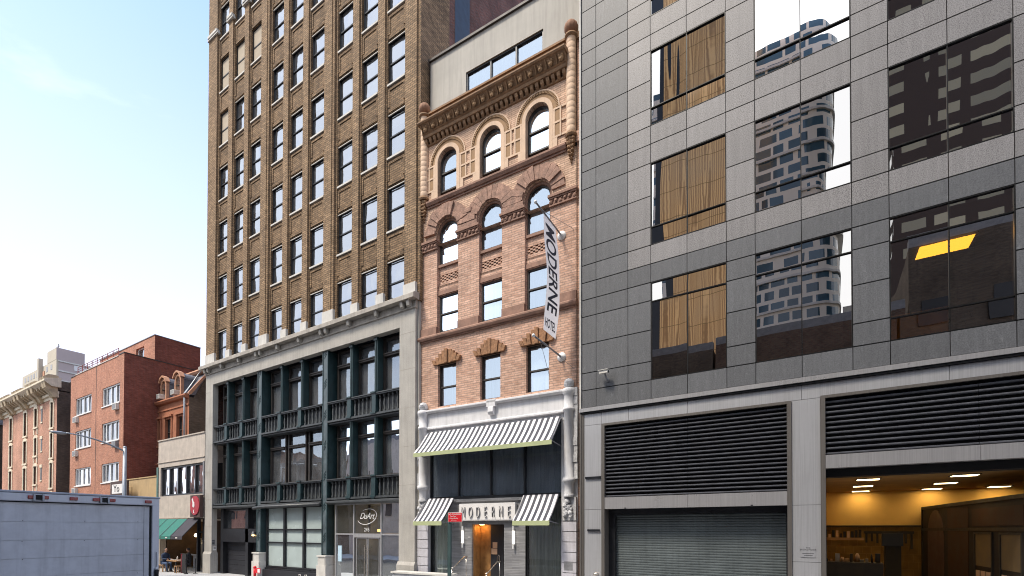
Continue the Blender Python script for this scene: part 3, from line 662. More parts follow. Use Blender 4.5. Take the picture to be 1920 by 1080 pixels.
# ------------------------------------------------------------------ hotel (built in its own frame: x along the front, -y outwards)
HLOC, HROT = (-14.729, .25, 0), R(2.2)
def hthing(name, label, cat, at=(0, 0, 0), group=None):
    m = Matrix.Translation(HLOC) @ Matrix.Rotation(HROT, 4, 'Z')
    o = thing(name, label, cat, m @ Vector(at), HROT, group); OFF[o.name] = Vector(at); return o
def hotel():
    t = hthing('hotel_building', 'narrow pink brick hotel with round-arched windows and white stone ground storey', 'building')
    C3 = (1.5, 3.67, 5.79); hw = .51; W = 7.38
    # --- brick wall in two tones
    lo = B(); h4 = [(c-.48, c+.48, 8.0, 9.8) for c in C3]
    wall_holes(lo, 0, W, 7.9, 10.92, h4, 0, .3)
    # piers between string course and capitals, recessed bays
    pe = [(0, .95), (2.07, 3.12), (4.22, 5.24), (6.34, W)]
    lo.build('lower_wall', 'hotel_brick', t)
    for a, c in pe: B().box(a, c, 0, .4, 11.47, 14.82).build('brick_pier', 'hotel_brick', t)
    for c in C3: lo = B(); wall_holes(lo, c-.57, c+.57, 11.1, 13.25, [(c-hw, c+hw, 11.22, 12.8)], .10, .24); lo.build('bay_wall', 'hotel_brick', t)
    up = B()
    ha = [(c-.6, c+.6, 13.2, 16.02, True) for c in C3]
    wall_holes(up, 0, W, 15.15, 16.76, [(c-.6, c+.6, 15.0, 16.02, True) for c in C3], 0, .34)
    hu = [(c-.5, c+.5, 17.0, 19.0, True) for c in C3]
    wall_holes(up, 0, W, 16.9, 19.95, hu, 0, .3)
    B().box(W, 7.53, .05, .4, 0, 20.9).box(W, 7.53, -.02, .4, 16.9, 17.3).build('corner_strip', 'hotel_brick', t)
    up.build('upper_wall', 'hotel_beige', t)
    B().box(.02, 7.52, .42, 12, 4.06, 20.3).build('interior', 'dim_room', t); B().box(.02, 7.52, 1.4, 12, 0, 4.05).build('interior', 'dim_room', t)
    # --- windows
    def window(c, z0, z1, arched, w=hw, y=.15, meet=.5, glass_='hotel_glass', cur='curtain'):
        k = B()
        if arched: frame_arch(k, c-w, c+w, z0, z1, .06, y, y+.09)
        else: frame_rect(k, c-w, c+w, z0, z1, .06, y, y+.09)
        zm = z0+(z1-z0)*meet; k.box(c-w+.06, c+w-.06, y-.01, y+.08, zm-.03, zm+.03)
        wd = k.build('window', 'brown_frame', t)
        if arched: out = [(c-w+.05, z0+.05)] + arc(c, z1-w, w-.05, PI, 0, 14) + [(c+w-.05, z0+.05)]
        else: out = [(c-w+.05, z0+.05), (c-w+.05, z1-.05), (c+w-.05, z1-.05), (c+w-.05, z0+.05)]
        B().poly(*[(p[0], y+.05, p[1]) for p in out]).build('pane', glass_, wd)
        B().poly(*[(p[0], y+.085, p[1]) for p in out]).build('curtain', cur, wd)
    rc = random.Random(3)
    for i, c in enumerate(C3):
        window(c, 8.0, 9.8, False, .48, cur='curtain' if i != 2 else 'curtain_dim', meet=.47)
        window(c, 11.22, 12.8, False, cur='curtain')
        window(c, 14.14, 15.93, True, meet=.5, cur='curtain' if i else 'curtain_dim')
        window(c, 17.3, 19.0, True, .49, meet=.47)
    # --- brownstone trim
    k = B()
    for a, c in pe: k.box(a, c+(.0 if c < 7 else .0), -.05, .39, 11.12, 11.465)
    k.prism([(-.12, 10.92), (-.16, 11.0), (-.16, 11.06), (-.10, 11.12), (.3, 11.2), (.3, 10.92)], 0, 7.42, 'x'); k.box(0, 7.4, -.06, .3, 10.86, 10.918)
    k.prism([(-.10, 16.76), (-.16, 16.86), (-.16, 16.93), (-.08, 16.99), (.3, 17.04), (.3, 16.76)], .45, 7.0, 'x'); k.box(.45, 7.0, -.05, .3, 16.68, 16.758)
    for c in C3:
        k.box(c-.57, c+.57, .06, .34, 14.02, 14.13); k.box(c-.57, c+.57, .1, .34, 13.16, 13.24); k.box(c-.57, c+.57, .06, .3, 12.82, 13.0)
    k.build('string_course', 'brownstone', t)
    # pierced brick panels between the two middle rows
    for c in C3:
        k = B(); x0, x1, z0, z1 = c-.5, c+.5, 13.38, 13.70; n, m = 9, 5
        k.box(c-.57, c+.57, .14, .2, 13.24, z0); k.box(c-.57, c+.57, .14, .2, z1, 14.02); k.box(c-.57, x0, .14, .2, z0, z1); k.box(x1, c+.57, .14, .2, z0, z1)
        for j in range(m):
            for i in range(n):
                dx = (x1-x0)/n; dz = (z1-z0)/m
                if (i+j) % 2 == 0: k.box(x0+i*dx, x0+(i+1)*dx, .15, .2, z0+j*dz, z0+(j+1)*dz)
        pn = k.build('pierced_panel', 'hotel_brick', t); B().box(x0, x1, .22, .24, z0, z1).build('panel_backing', 'black_frame', pn)
    # rough stone arches of the middle row, capitals
    for i, c in enumerate(C3):
        k = B(); zc = 15.43
        ring(k, c, zc, .62, 1.17, R(2), R(178), 13, -.05, .2, gap=.012, jit=.09, rj=.035)
        k.build('rough_arch', 'rough_brown', t)
        k = B(); ring(k, c, 15.43, .5, .60, 0, PI, 20, .08, .33); k.box(c-.6, c-.5, .08, .33, 14.14, 15.43); k.box(c+.5, c+.6, .08, .33, 14.14, 15.43)
        k.build('arch_lining', 'brownstone', t)
    for a, c in pe:
        if a > 0 and c < 7:
            k = B()
            for z in (15.22, 15.42, 15.62, 15.8):
                w_ = .5-.1*(z-15.2)/.2
                if w_ > .1: k.box((a+c)/2-w_, (a+c)/2+w_, -.09-random.random()*.06, .2, z, z+.185)
            k.build('rough_springer', 'rough_brown', t)
    for a, c in pe:
        a2, c2 = a-.03, c+.03
        k = B(); k.box(a2-.03, c2+.03, -.14, .36, 15.13, 15.22); k.box(a2, c2, -.10, .36, 15.07, 15.13); k.box(a2+.02, c2-.02, -.05, .36, 14.86, 15.07); k.box(a2, c2, -.08, .36, 14.81, 14.86)
        n = max(3, int((c2-a2)/.16))
        for i in range(n):
            x = a2+.08+(c2-a2-.16)*i/(n-1)
            k.ball((x, -.07, 14.96+.03*math.sin(i*2.3)), .07, 7, (1, .8, 1.1), .2); k.ball((x+.05, -.06, 15.03), .035, 6); k.ball((x-.03, -.06, 14.9), .035, 6)
        k.build('capital', 'brownstone', t)
    # stepped rough lintels of the lower row
    for c in C3:
        k = B(); tops = (10.02, 10.12, 10.24, 10.36, 10.42, 10.36, 10.26, 10.14, 10.03)
        n = len(tops); x0, x1 = c-.75, c+.75
        for i, zt in enumerate(tops):
            f = (i+.5)/n-.5; xa, xb = x0+.08+(x1-x0-.16)*i/n, x0+.08+(x1-x0-.16)*(i+1)/n; sk = f*.22
            k.prism([(xa, 9.8), (xb, 9.8), (xb+sk, zt-.02+random.uniform(-.02, .02)), (xa+sk, zt+random.uniform(-.03, .02))], -.05-random.random()*.09, .1)
        k.build('rough_lintel', 'rough_orange', t)
    # --- top storey surrounds
    for c in C3:
        zc = 18.5
        k = B(); ring(k, c, zc, .5, .66, 0, PI, 24, -.05, .2); k.box(c-.66, c-.5, -.05, .2, 17.0, zc); k.box(c+.5, c+.66, -.05, .2, 17.0, zc); ring(k, c, zc, .90, .945, 0, PI, 30, -.05, .1)
        for z in (17.36, 17.9, 18.42):
            z2 = z+.07
            k.box(c-1.03, c-.66, -.045, .1, z, z2); k.box(c+.66, c+1.03, -.045, .1, z, z2)
        k.box(c-.84, c-.66, -.043, .1, 17.04, 17.36); k.box(c+.66, c+.84, -.043, .1, 17.04, 17.36)
        for s in (-1, 1):
            for (za, zb) in ((17.43, 17.9), (17.97, 18.42)):
                k.box(c+s*.70-.04, c+s*.70+.04, -.042, .1, za, zb); k.box(c+s*.97-.03, c+s*.97+.03, -.042, .1, za, zb)
        k.build('cream_surround', 'cream', t)
        k = B(); ring(k, c, zc, .66, .80, 0, PI, 30, -.02, .1); ring(k, c, zc, .80, .895, 0, PI, 40, -.05, .1, gap=.028)
        for s in (-1, 1):
            for (za, zb) in ((17.43, 17.9), (17.97, 18.42)): k.box(c+s*.84-.1, c+s*.84+.1, -.025, .1, za, zb)
        k.build('brown_band', 'ochre', t)
    k = B()
    for a, c in ((0.42, C3[0]-1.0), (C3[0]+1.03, C3[1]-1.03), (C3[1]+1.03, C3[2]-1.03), (C3[2]+1.0, 7.0)):
        if c > a:
            for z in (17.36, 17.9, 18.42): B().box(a, c, -.045, .1, z, z+.07).build('cream_band', 'cream', t)
    # --- cornice
    k = B()
    k.prism([(0, 19.42), (-.06, 19.44), (-.06, 19.5), (0, 19.5)], .4, 7.02, 'x')
    k.prism([(0, 19.66), (-.22, 19.68), (-.24, 19.74), (-.24, 19.79), (-.3, 19.83), (0, 19.83)], .34, 7.08, 'x')
    k.prism([(0, 19.83), (-.25, 19.83), (-.30, 19.95), (-.42, 20.1), (-.46, 20.12), (0, 20.12)], .34, 7.08, 'x')
    k.prism([(0, 20.12), (-.48, 20.12), (-.52, 20.17), (-.52, 20.22), (-.46, 20.25), (0, 20.4)], .24, 7.12, 'x')
    k.box(.2, 7.0, .0, .34, 20.3, 20.84); k.box(.2, 7.0, -.06, .4, 20.84, 20.92); k.box(7.0, 7.5, -.03, .4, 20.7, 20.92)
    k.build('cornice', 'terracotta', t)
    k = B(); n = 30
    for i in range(n):
        x = .45+(6.5)*i/(n-1); k.prism([(0, 19.46), (-.07, 19.46), (-.15, 19.54), (-.19, 19.66), (0, 19.66)], x-.062, x+.062, 'x')
    k.build('corbels', 'terracotta', t)
    k = B(); n = 16
    for i in range(n):
        x = .55+(6.36)*i/(n-1)
        k.tube([(x-.19, -.27, 19.85), (x-.17, -.34, 19.97), (x-.19, -.45, 20.09)], .025, 5)
        k.ball((x, -.34, 19.96), .11, 8, (.9, .55, 1.15), .15); k.ball((x-.06, -.37, 20.02), .05, 6); k.ball((x+.06, -.37, 20.02), .05, 6); k.ball((x, -.36, 19.9), .05, 6)
    n = 60
    for i in range(n):
        x = .3+6.75*i/(n-1); k.ball((x, -.47, 20.145), .03, 5)
    k.build('frieze_ornament', 'ochre', t)
    # --- corner shafts, corbels, ball finials
    for u in (.26, 7.19):
        k = B(); prof = []; z = 17.25
        while z < 20.6: prof += [(.175, z), (.18, z+.02), (.18, z+.2), (.172, z+.215)]; z += .22
        k.lathe(u, -.03, prof + [(.17, 20.75)], 16)
        k.build('corner_shaft', 'cream', t, True)
        k = B(); k.lathe(u, -.03, [(.0, 17.1), (.2, 17.1), (.23, 17.16), (.2, 17.25), (.0, 17.26)], 16); B().lathe(u, -.03, [(.17, 20.75), (.25, 20.79), (.25, 20.85), (.14, 20.9), (.13, 20.95)], 16).build('shaft_cap', 'terracotta', t, True)
        for r_, z in ((.17, 17.02), (.16, 16.9), (.14, 16.75), (.12, 16.6), (.09, 16.46), (.06, 16.32), (.035, 16.2)):
            k.ball((u, -.03, z), r_, 8, (1, .9, .7), .18)
            k.ball((u-r_*.6, -.1, z), r_*.45, 6, lump=.2); k.ball((u+r_*.6, -.1, z), r_*.45, 6, lump=.2)
        k.build('shaft_corbel', 'terracotta', t)
        k = B(); vs = []; n = 36; m = 12
        for i in range(m+1):
            th = PI*i/m
            for q in range(n):
                a = 2*PI*q/n; r_ = .255*(1+.045*math.cos(12*a+2.2*th)*math.sin(th)); vs.append((u+r_*math.sin(th)*math.cos(a), -.03+r_*math.sin(th)*math.sin(a), 21.16+.25*math.cos(th)))
        fs = [(i*n+q, i*n+(q+1) % n, (i+1)*n+(q+1) % n, (i+1)*n+q) for i in range(m) for q in range(n)]
        k.add(vs, fs); k.build('ball_finial', 'finial', t, True)
    # --- grey rooftop storey behind the parapet
    k = B(); wall_holes(k, .30, 7.5, 19.9, 23.5, [(2.23, 5.88, 21.0, 22.15)], .3, .42)
    k.poly((.30, .3, 19.9), (.30, .3, 23.5), (.30, 10, 23.5), (.30, 10, 19.9)); k.poly((.30, .3, 23.5), (7.5, .3, 23.5), (7.5, 10, 23.5), (.30, 10, 23.5)); k.poly((7.5, .3, 19.9), (7.5, .3, 23.5), (7.5, 10, 23.5), (7.5, 10, 19.9))
    k.build('rooftop_wall', 'stucco', t)
    B().box(.24, 7.52, .22, .5, 23.5, 23.6).build('roof_coping', 'brown_frame', t)
    k = B(); frame_rect(k, 2.23, 5.88, 21.0, 22.15, .06, .34, .46)
    for x in (3.45, 4.66): k.box(x-.035, x+.035, .34, .46, 21.06, 22.09)
    wd = k.build('strip_window', 'black_frame', t)
    B().poly((2.28, .41, 21.05), (5.83, .41, 21.05), (5.83, .41, 22.1), (2.28, .41, 22.1)).build('pane', 'hotel_glass', wd)
    B().poly((2.28, .45, 21.05), (5.83, .45, 21.05), (5.83, .45, 22.1), (2.28, .45, 22.1)).build('curtain', 'curtain', wd)
    # --- white stone ground storey
    k = B()
    k.prism([(-.14, 7.74), (-.2, 7.8), (-.2, 7.86), (-.1, 7.9), (.2, 7.94), (.2, 7.74)], .45, 6.92, 'x'); k.box(.45, 6.92, -.07, .2, 7.66, 7.738)
    k.box(.45, 6.92, -.05, .2, 7.16, 7.66); k.prism([(-.05, 7.02), (-.12, 7.06), (-.12, 7.12), (-.05, 7.16), (.2, 7.16), (.2, 7.02)], .45, 6.92, 'x'); k.box(.45, 6.92, -.02, .2, 6.8, 7.02)
    k.box(0, .52, .0, .3, 0, 7.9); k.box(6.78, 7.42, .0, .3, 0, 7.9)
    k.build('white_front', 'white_stone', t)
    k = B(); k.box(3.62, 4.02, -.2, .0, 7.62, 7.92); k.prism([(-.16, 7.32), (-.24, 7.42), (-.22, 7.6), (-.2, 7.62), (-.05, 7.62), (-.05, 7.32)], 3.70, 3.94, 'x'); k.build('keystone', 'white_stone', t)
    for u in (.31, 7.13):
        k = B()
        k.lathe(u, -.1, [(.17, 4.1), (.17, 4.45), (.25, 4.5), (.25, 4.6), (.19, 4.68), (.19, 5.2), (.18, 7.05), (.23, 7.09), (.23, 7.16), (.18, 7.2), (.18, 7.66), (.24, 7.72), (.24, 7.86), (.12, 7.92)], 18)
        k.build('white_column', 'white_stone', t, True)
        k = B(); k.ball((u, -.1, 8.06), .2, 12, (1, 1, .95), .09); k.build('stone_ball', 'white_rough', t)
        k = B(); k.box(u-.27, u+.27, -.12, .0, 3.1, 3.95)
        k.lathe(u, -.1, [(.17, 4.1), (.2, 4.0), (.2, 3.96), (.0, 3.94)], 14)
        for q in range(16): k.ball((u+random.uniform(-.2, .2), -.16+random.uniform(-.03, .03), 3.2+random.random()*.7), random.uniform(.06, .12), 8, (1, .8, 1), .15)
        k.build('carved_corbel', 'white_rough', t)
        k = B()
        z = 3.07
        while z > 0: k.box(u-.29, u+.29, -.13, .0, z-.36, z-.012); z -= .372
        k.build('pier_block', 'block_paint', t)
    for xa, xb in ((7.3, 7.46), (-.02, .1)):
        k = B(); z = 4.6
        while z < 7.6: k.box(xa, xb, -.1-random.random()*.05, .0, z, z+.295); z += .3
        k.build('rough_quoins', 'white_rough', t)
    B().box(6.95, 7.28, -.135, -.13, 1.3, 1.62).build('bronze_plaque', 'plaque', t)
    # big first-floor window
    k = B(); frame_rect(k, .52, 6.78, 4.08, 6.8, .07, .12, .25)
    for x in (2.03, 3.62, 5.17): k.box(x-.035, x+.035, .12, .25, 4.15, 6.73)
    k.box(.5, 6.8, .05, .3, 4.0, 4.08)
    wd = k.build('lounge_window', 'black_frame', t)
    B().poly((.55, .2, 4.1), (6.75, .2, 4.1), (6.75, .2, 6.78), (.55, .2, 6.78)).build('pane', 'lounge_glass', wd)
    B().poly((.55, .34, 4.1), (6.75, .34, 4.1), (6.75, .34, 6.78), (.55, .34, 6.78)).build('curtain', 'curtain_dim', wd)
    # entrance wall
    k = B(); wall_holes(k, 1.56, 5.24, 0, 4.0, [(2.74, 4.28, 0, 2.97)], .08, .2); k.box(1.5, 5.3, .02, .12, 3.9, 4.02)
    k.build('entrance_wall', 'tile_wall', t)
    B().box(2.66, 2.735, .2, 1.34, 0, 2.97).box(2.74, 3.25, .75, .8, 0, 2.97).build('foyer_panel', 'wood_wall', t); B().box(4.285, 4.36, .2, 1.34, 0, 2.97).build('foyer_side', 'tile_wall', t); B().box(3.87, 4.28, .74, .8, 0, 2.97).build('door_panel', 'black_paint', t)
    k = B(); k.box(3.25, 3.86, .72, .8, 0, 2.97); dr = k.build('entrance_door', 'black_paint', t)
    B().box(3.36, 3.58, .705, .719, 2.0, 2.24).box(3.30, 3.58, .70, .715, 1.74, 1.98).build('paper_notice', 'paper', dr)
    k = B(); k.tube([(3.68, .67, 1.38), (3.64, .67, 1.44), (3.64, .67, 1.66), (3.68, .67, 1.72), (3.72, .67, 1.66), (3.72, .67, 1.44), (3.68, .67, 1.38)], .016, 6); k.build('handle', 'chrome', dr)
    k = B(); k.box(2.74, 4.28, .1, 1.3, 2.97, 3.0); fc = k.build('foyer_ceiling', 'black_paint', t)
    k = B(); k.lathe(2.95, .52, [(.0, 2.955), (.09, 2.955), (.09, 2.966), (0, 2.966)], 12); k.build('downlight', emit('foyer_spot', (1, .50, .15), 22), fc)
    for a, c in ((.55, 1.56), (5.24, 6.8)):
        k = B(); frame_rect(k, a, c, .85, 4.0, .06, .14, .24); k.box(a, c, .08, .3, 0, .85); wd = k.build('curtained_window', 'black_frame', t)
        B().poly((a+.05, .2, .9), (c-.05, .2, .9), (c-.05, .2, 3.95), (a+.05, .2, 3.95)).build('pane', 'clear_glass', wd)
        n = 60; pts = [(a+.05+(c-a-.1)*i/n, .36+.035*math.sin(i*.95)+.02*math.sin(i*.37)) for i in range(n+1)]
        vs = [(p[0], p[1], .9) for p in pts] + [(p[0], p[1], 3.95) for p in pts]
        B().add(vs, [(i, i+1, n+2+i, n+1+i) for i in range(n)]).build('curtain', 'curtain_grey', wd, True)
    text_on('street_number', '243', .08, 'white_paint', t, (2.62, .07, 2.42))
    return t
hotel()
def awning(x0, x1, zt, zb, out, val, label, cat='awning'):
    t = hthing('striped_awning', label, cat, ((x0+x1)/2, -.06, zt), 'striped awnings on the hotel')
    k = B(); n = 12; sg = lambda q: .045*math.sin(PI*q)
    for i in range(n):
        a, b2 = i/n, (i+1)/n
        k.poly((x0, -.06-out*a, zt-(zt-zb)*a-sg(a)), (x1, -.06-out*a, zt-(zt-zb)*a-sg(a)), (x1, -.06-out*b2, zt-(zt-zb)*b2-sg(b2)), (x0, -.06-out*b2, zt-(zt-zb)*b2-sg(b2)))
    k.build('canvas', 'awning', t)
    B().box(x0, x1, -.07-out, -.055-out, zb-val, zb).build('valance', 'lime', t)
    k = B()
    for x in (x0+.02, x1-.02): k.tube([(x, -.06, zb-.1), (x, -.04-out, zb-.02)], .018, 6); k.tube([(x, -.06, zt-.03), (x, -.04-out, zb-.03)], .015, 6)
    k.tube([(x0, -.045-out, zb-.02), (x1, -.045-out, zb-.02)], .018, 6)
    k.build('awning_frame', 'grey_metal', t)
    k = B(); k.poly((x0+.01, -.03, zt-.10), (x1-.01, -.03, zt-.10), (x1-.01, -.0-out, zb-.05), (x0+.01, -.0-out, zb-.05)); k.build('lining', 'awning_back', t)
awning(.47, 6.82, 6.93, 5.93, .85, .16, 'long striped awning over the hotel first-floor window, lime valance')
awning(.45, 1.94, 4.08, 3.10, .83, .17, 'small striped awning left of the MODERNE sign')
awning(5.22, 6.72, 4.08, 3.09, .83, .17, 'small striped awning right of the MODERNE sign')
def hotel_bits():
    t = hthing('hotel_sign', 'white sign board reading MODERNE above the hotel door', 'sign', (3.55, .02, 3.13))
    k = B(); k.box(2.22, 4.87, -.08, .05, 3.13, 3.82); k.build('board', 'sign_white', t)
    k = B(); k.box(2.24, 4.86, -.0825, -.08, 3.15, 3.16); k.build('board_edge', 'steel', t)
    for i, ch in enumerate('MODERNE'):
        x = 2.45+i*.362
        text_on('letter', ch, .64, 'letter_grey', t, (x, -.105, 3.25), sx=.42, extrude=.022, offset=-.010)
        text_on('letter_face', ch, .64, 'letter_face', t, (x-.012, -.13, 3.253), sx=.42, extrude=.003, offset=-.012)
    for u, lab in ((2.33, 'slim white tube wall lamp left of the hotel door'), (4.75, 'slim white tube wall lamp right of the hotel door')):
        t = hthing('wall_lamp', lab, 'lamp', (u, .08, 2.05), 'tube lamps beside the hotel door')
        B().tube([(u, 0, 2.2), (u, 0, 2.72)], .05, 10).build('diffuser', 'tube_lamp', t, True)
        k = B(); k.tube([(u, 0, 2.02), (u, 0, 2.2)], .035, 8); k.tube([(u, 0, 2.72), (u, 0, 2.9)], .035, 8); k.box(u-.02, u+.02, 0, .08, 2.3, 2.35); k.box(u-.02, u+.02, 0, .08, 2.6, 2.65); k.build('bracket', 'white_paint', t)
    # entrance steps, rails, low walls
    t = hthing('entrance_steps', 'grey stone steps rising to the hotel door', 'steps', (3.5, -.6, 0))
    k = B()
    for i in range(4): k.box(2.5, 4.6, -1.3+.3*i, 1.28, .17*i, .17*(i+1))
    k.build('treads', 'stone_wall', t)
    for u, zt, lab in ((2.72, 1.66, 'bent metal handrail left of the hotel door'), (4.3, 1.53, 'bent metal handrail right of the hotel door')):
        t = hthing('handrail', lab, 'handrail', (u, -.6, .3), 'handrails at the hotel steps')
        k = B(); k.tube([(u, -1.25, zt-.4), (u, -1.1, zt-.36), (u, -.45, zt), (u, -.2, zt)], .022, 8); k.build('rail', 'chrome', t, True)
        k = B(); k.tube([(u, -1.22, .1), (u, -1.22, zt-.4)], .016, 6); k.tube([(u, -.28, .5), (u, -.28, zt)], .016, 6); k.build('rail_post', 'chrome', t, True)
    t = hthing('low_wall', 'low grey stone wall with white coping left of the hotel steps', 'wall', (.8, -.8, 0))
    B().box(-.6, 2.4, -1.0, -.55, 0, .92).build('wall', 'stone_wall', t); B().box(-.65, 2.45, -1.05, -.5, .92, .99).build('coping', 'pale_stone', t)
    # banner on two poles
    t = hthing('hotel_banner', 'long white MODERNE HOTEL banner hanging between two poles', 'banner', (6.8, 0, 9.1))
    for z, L_ in ((13.62, 2.08), (9.12, 2.22)):
        k = B(); k.tube([(6.8, -.04, z), (6.8, -L_, z+.02)], .03, 8); pl = k.build('pole', 'grey_metal', t, True)
        k = B(); k.lathe(0, 0, [(0, 0), (.17, 0), (.17, .03), (.08, .07), (.05, .14), (0, .14)], 16)
        k.v = [(6.8+x, -.0-zz, z+y) for x, y, zz in k.v]; k.build('mount', 'white_paint', pl, True)
        B().ball((6.8, -L_-.04, z+.02), .06, 8).build('pole_ball', 'white_paint', pl, True)
    k = B(); k.tube([(6.8, -1.7, 13.62), (7.25, -.01, 13.75)], .008, 5); k.tube([(6.8, -1.6, 9.12), (7.3, -.01, 8.6)], .008, 5); k.tube([(6.8, -1.75, 9.1), (6.35, -.1, 8.45)], .008, 5); k.build('stay_wire', 'grey_metal', t)
    def S(s, v):                                        # s down the cloth 0..1, v from the wall side 0 to the outer edge 1
        bow = .20*math.sin(PI*s)**1.2*(1-.55*v) + .05*math.sin(9*s+3*v)*s*(1-s)*2
        tw = .1*math.sin(PI*s)*(v-.5)
        y = -(.55+.98*v) - .05*math.sin(2*PI*s)*.6
        return Vector((6.8+bow+tw*.4, y, 13.6-4.0*s))
    n, m = 40, 8
    vs = [S(i/n, j/m) for i in range(n+1) for j in range(m+1)]; fs = [(i*(m+1)+j, i*(m+1)+j+1, (i+1)*(m+1)+j+1, (i+1)*(m+1)+j) for i in range(n) for j in range(m)]
    cl = B().add(vs, fs).build('cloth', 'banner', t, True)
    def on_cloth(me, fn, name):
        bm = bmesh.new(); bm.from_mesh(me)
        bmesh.ops.triangulate(bm, faces=bm.faces)
        for _ in range(2):
            es = [e for e in bm.edges if e.calc_length() > .12]
            if es: bmesh.ops.subdivide_edges(bm, edges=es, cuts=1); bmesh.ops.triangulate(bm, faces=[f for f in bm.faces if len(f.verts) > 3])
        for v in bm.verts:
            s, w_ = fn(v.co.x, v.co.y); p = S(s, w_); p2 = S(s, w_-.02); p3 = S(s+.005, w_); nn = (p3-p).cross(p2-p).normalized()
            if nn.x < 0: nn = -nn
            v.co = p + nn*.012
        bm.to_mesh(me); bm.free()
        for q in me.polygons: q.use_smooth = False
        o = bpy.data.objects.new(name, me); link(o, cl); o.matrix_world
        o.location = (0, 0, 0)
        for v in me.vertices: v.co -= OFF[t.name]
        return o
    w = text_mesh('MODERNE', .98, 'flag_ink', extrude=0, sx=.72, align='LEFT', offset=.016)
    on_cloth(w, lambda x, y: (.055+x/4.35*1.0, .86-y*.98), 'lettering')
    w = text_mesh('HOTEL', .42, 'flag_ink', extrude=0, sx=.62, align='LEFT', offset=.008)
    on_cloth(w, lambda x, y: (.955-y/4.0, .93-x*.98), 'lettering')
hotel_bits()
# ------------------------------------------------------------------ granite office block with loading bays
def granite_block():
    t = thing('granite_building', 'modern grey granite block with mirror windows above steel loading bays', 'building', (-1, 0, 0))
    xs = [-6.90, -6.38, -5.26, -4.50, -3.375, -2.25, -1.48, -.335, .81, 1.59, 2.735, 3.885, 4.65, 5.79, 6.93, 8.1, 9.3]
    zs = [6.97, 7.59, 8.185, 9.2, 10.15, 10.74, 11.34, 11.95, 12.54, 13.55, 14.62, 15.24, 15.84, 16.42, 17.33, 18.29, 18.82, 19.43, 20.0, 20.9, 21.9, 22.5, 23.1, 23.6, 24.6]
    wins = [(a, c, lo, hi) for a, c in ((-4.50, -2.25), (-1.48, .81), (1.59, 3.885), (4.65, 6.93)) for lo, hi in ((7.59, 10.74), (11.95, 14.62), (15.84, 18.29), (19.43, 21.9))]
    G, S = B(), B(); g = .015
    full = {7.59, 10.74, 11.34, 11.95, 14.62, 15.24, 15.84, 18.29, 18.82, 19.43, 21.9, 22.5, 23.1, 12.54, 10.15, 16.42, 8.185, 20.0}
    for i in range(len(xs)-1):
        for j in range(len(zs)-1):
            x0, x1, z0, z1 = xs[i], xs[i+1], zs[j], zs[j+1]; mx, mz = (x0+x1)/2, (z0+z1)/2
            if any(a < mx < c and lo < mz < hi for a, c, lo, hi in wins): continue
            light = mx > -5.26 and mz > 11.34
            # tiny differences in how each slab is set
            y = random.uniform(0, .003)
            (G if light else S).box(x0+g*.6, x1-g*.6, y, .06, z0+g, z1-g)
    import bisect
    rt = random.Random(11); tone = {}
    for o in (G.build('granite_cladding', 'granite', t), S.build('slate_cladding', 'slate', t)):
        at = o.data.attributes.new('tone', 'FLOAT', 'FACE')
        for p in o.data.polygons:
            key = (bisect.bisect(xs, p.center.x-1.0), bisect.bisect(zs, p.center.z)); tone.setdefault(key, rt.uniform(.0, .2)); at.data[p.index].value = tone[key]
    k = B(); k.box(-6.93, 9.4, .062, .1, 6.9, 24.7)
    k2 = B(); wall_holes(k2, -6.93, 9.4, 6.9, 24.7, wins, .062, .3); k2.build('joint_backing', 'joint', t)
    k = B(); k.box(-6.985, -6.935, -.03, .5, 6.93, 24.6); k.build('edge_trim', 'pale_stone', t)
    k = B(); k.box(-6.93, -6.90, .5, 14, 0, 24.6); k.box(9.3, 9.4, .1, 14, 0, 24.6); k.box(-6.9, 9.3, 13.9, 14, 0, 24.6); k.box(-6.9, 9.3, .3, 14, 24.4, 24.6); k.build('rear_wall', 'stucco', t)
    for wi, (a, c, lo, hi) in enumerate(wins):
        k = B(); frame_rect(k, a, c, lo, hi, .02, .0, .1); m = (a+c)/2; k.box(m-.012, m+.012, .012, .1, lo+.02, hi-.02)
        hz = {7.59: (10.12,), 11.95: (12.53,), 15.84: (16.42,), 19.43: (20.0,)}[lo]
        if lo == 7.59 and a > 1: hz = (10.12, 8.17)
        for z in hz: k.box(a+.02, c-.02, .004, .1, z-.014, z+.014)
        wd = k.build('mirror_window', 'mullion', t)
        zz = [lo+.02] + sorted(hz) + [hi-.02]
        for l, r_ in ((a+.02, m), (m, c-.02)):
            for q in range(len(zz)-1):
                dy = random.uniform(-.004, .004); dy2 = random.uniform(-.006, .006)
                me = B().poly((l, .05-dy, zz[q]), (r_, .05+dy, zz[q]), (r_, .05+dy+dy2, zz[q+1]), (l, .05-dy+dy2, zz[q+1]))
                me.build('pane', 'granite_glass', wd)
    # floors behind the glass, with one lit ceiling panel
    k = B()
    for z in (6.95, 11.35, 15.25, 18.85, 22.5): k.box(-6.8, 9.3, .32, 8, z-.3, z+.25)
    k.box(-6.8, 9.3, 7.9, 8, 6, 24); k.box(.95, 1.4, .32, 8, 6, 24); k.box(-6.8, -6.7, .32, 8, 6, 24)
    k.build('office_floors', 'dark_room', t)
    k = B(); k.box(1.9, 3.7, 5.4, 5.45, 7.6, 10.1); k.build('office_partition', pm('office_partition', (.45, .3, .1), .8, .2), t)
    k = B(); k.poly((2.55, 2.6, 10.98), (3.75, 2.6, 10.98), (3.75, 3.4, 10.98), (2.55, 3.4, 10.98)); k.build('ceiling_panel', 'office_light', t)
    # stainless ledge and cladding of the base
    k = B(); k.box(-6.97, 9.4, -.10, .1, 6.82, 6.94); k.box(-6.97, 9.4, -.04, .1, 6.94, 6.965); k.build('steel_ledge', 'steel_trim', t)
    B().box(-6.93, 9.4, -.06, .1, 6.76, 6.815).build('ledge_shadow_gap', 'joint', t)
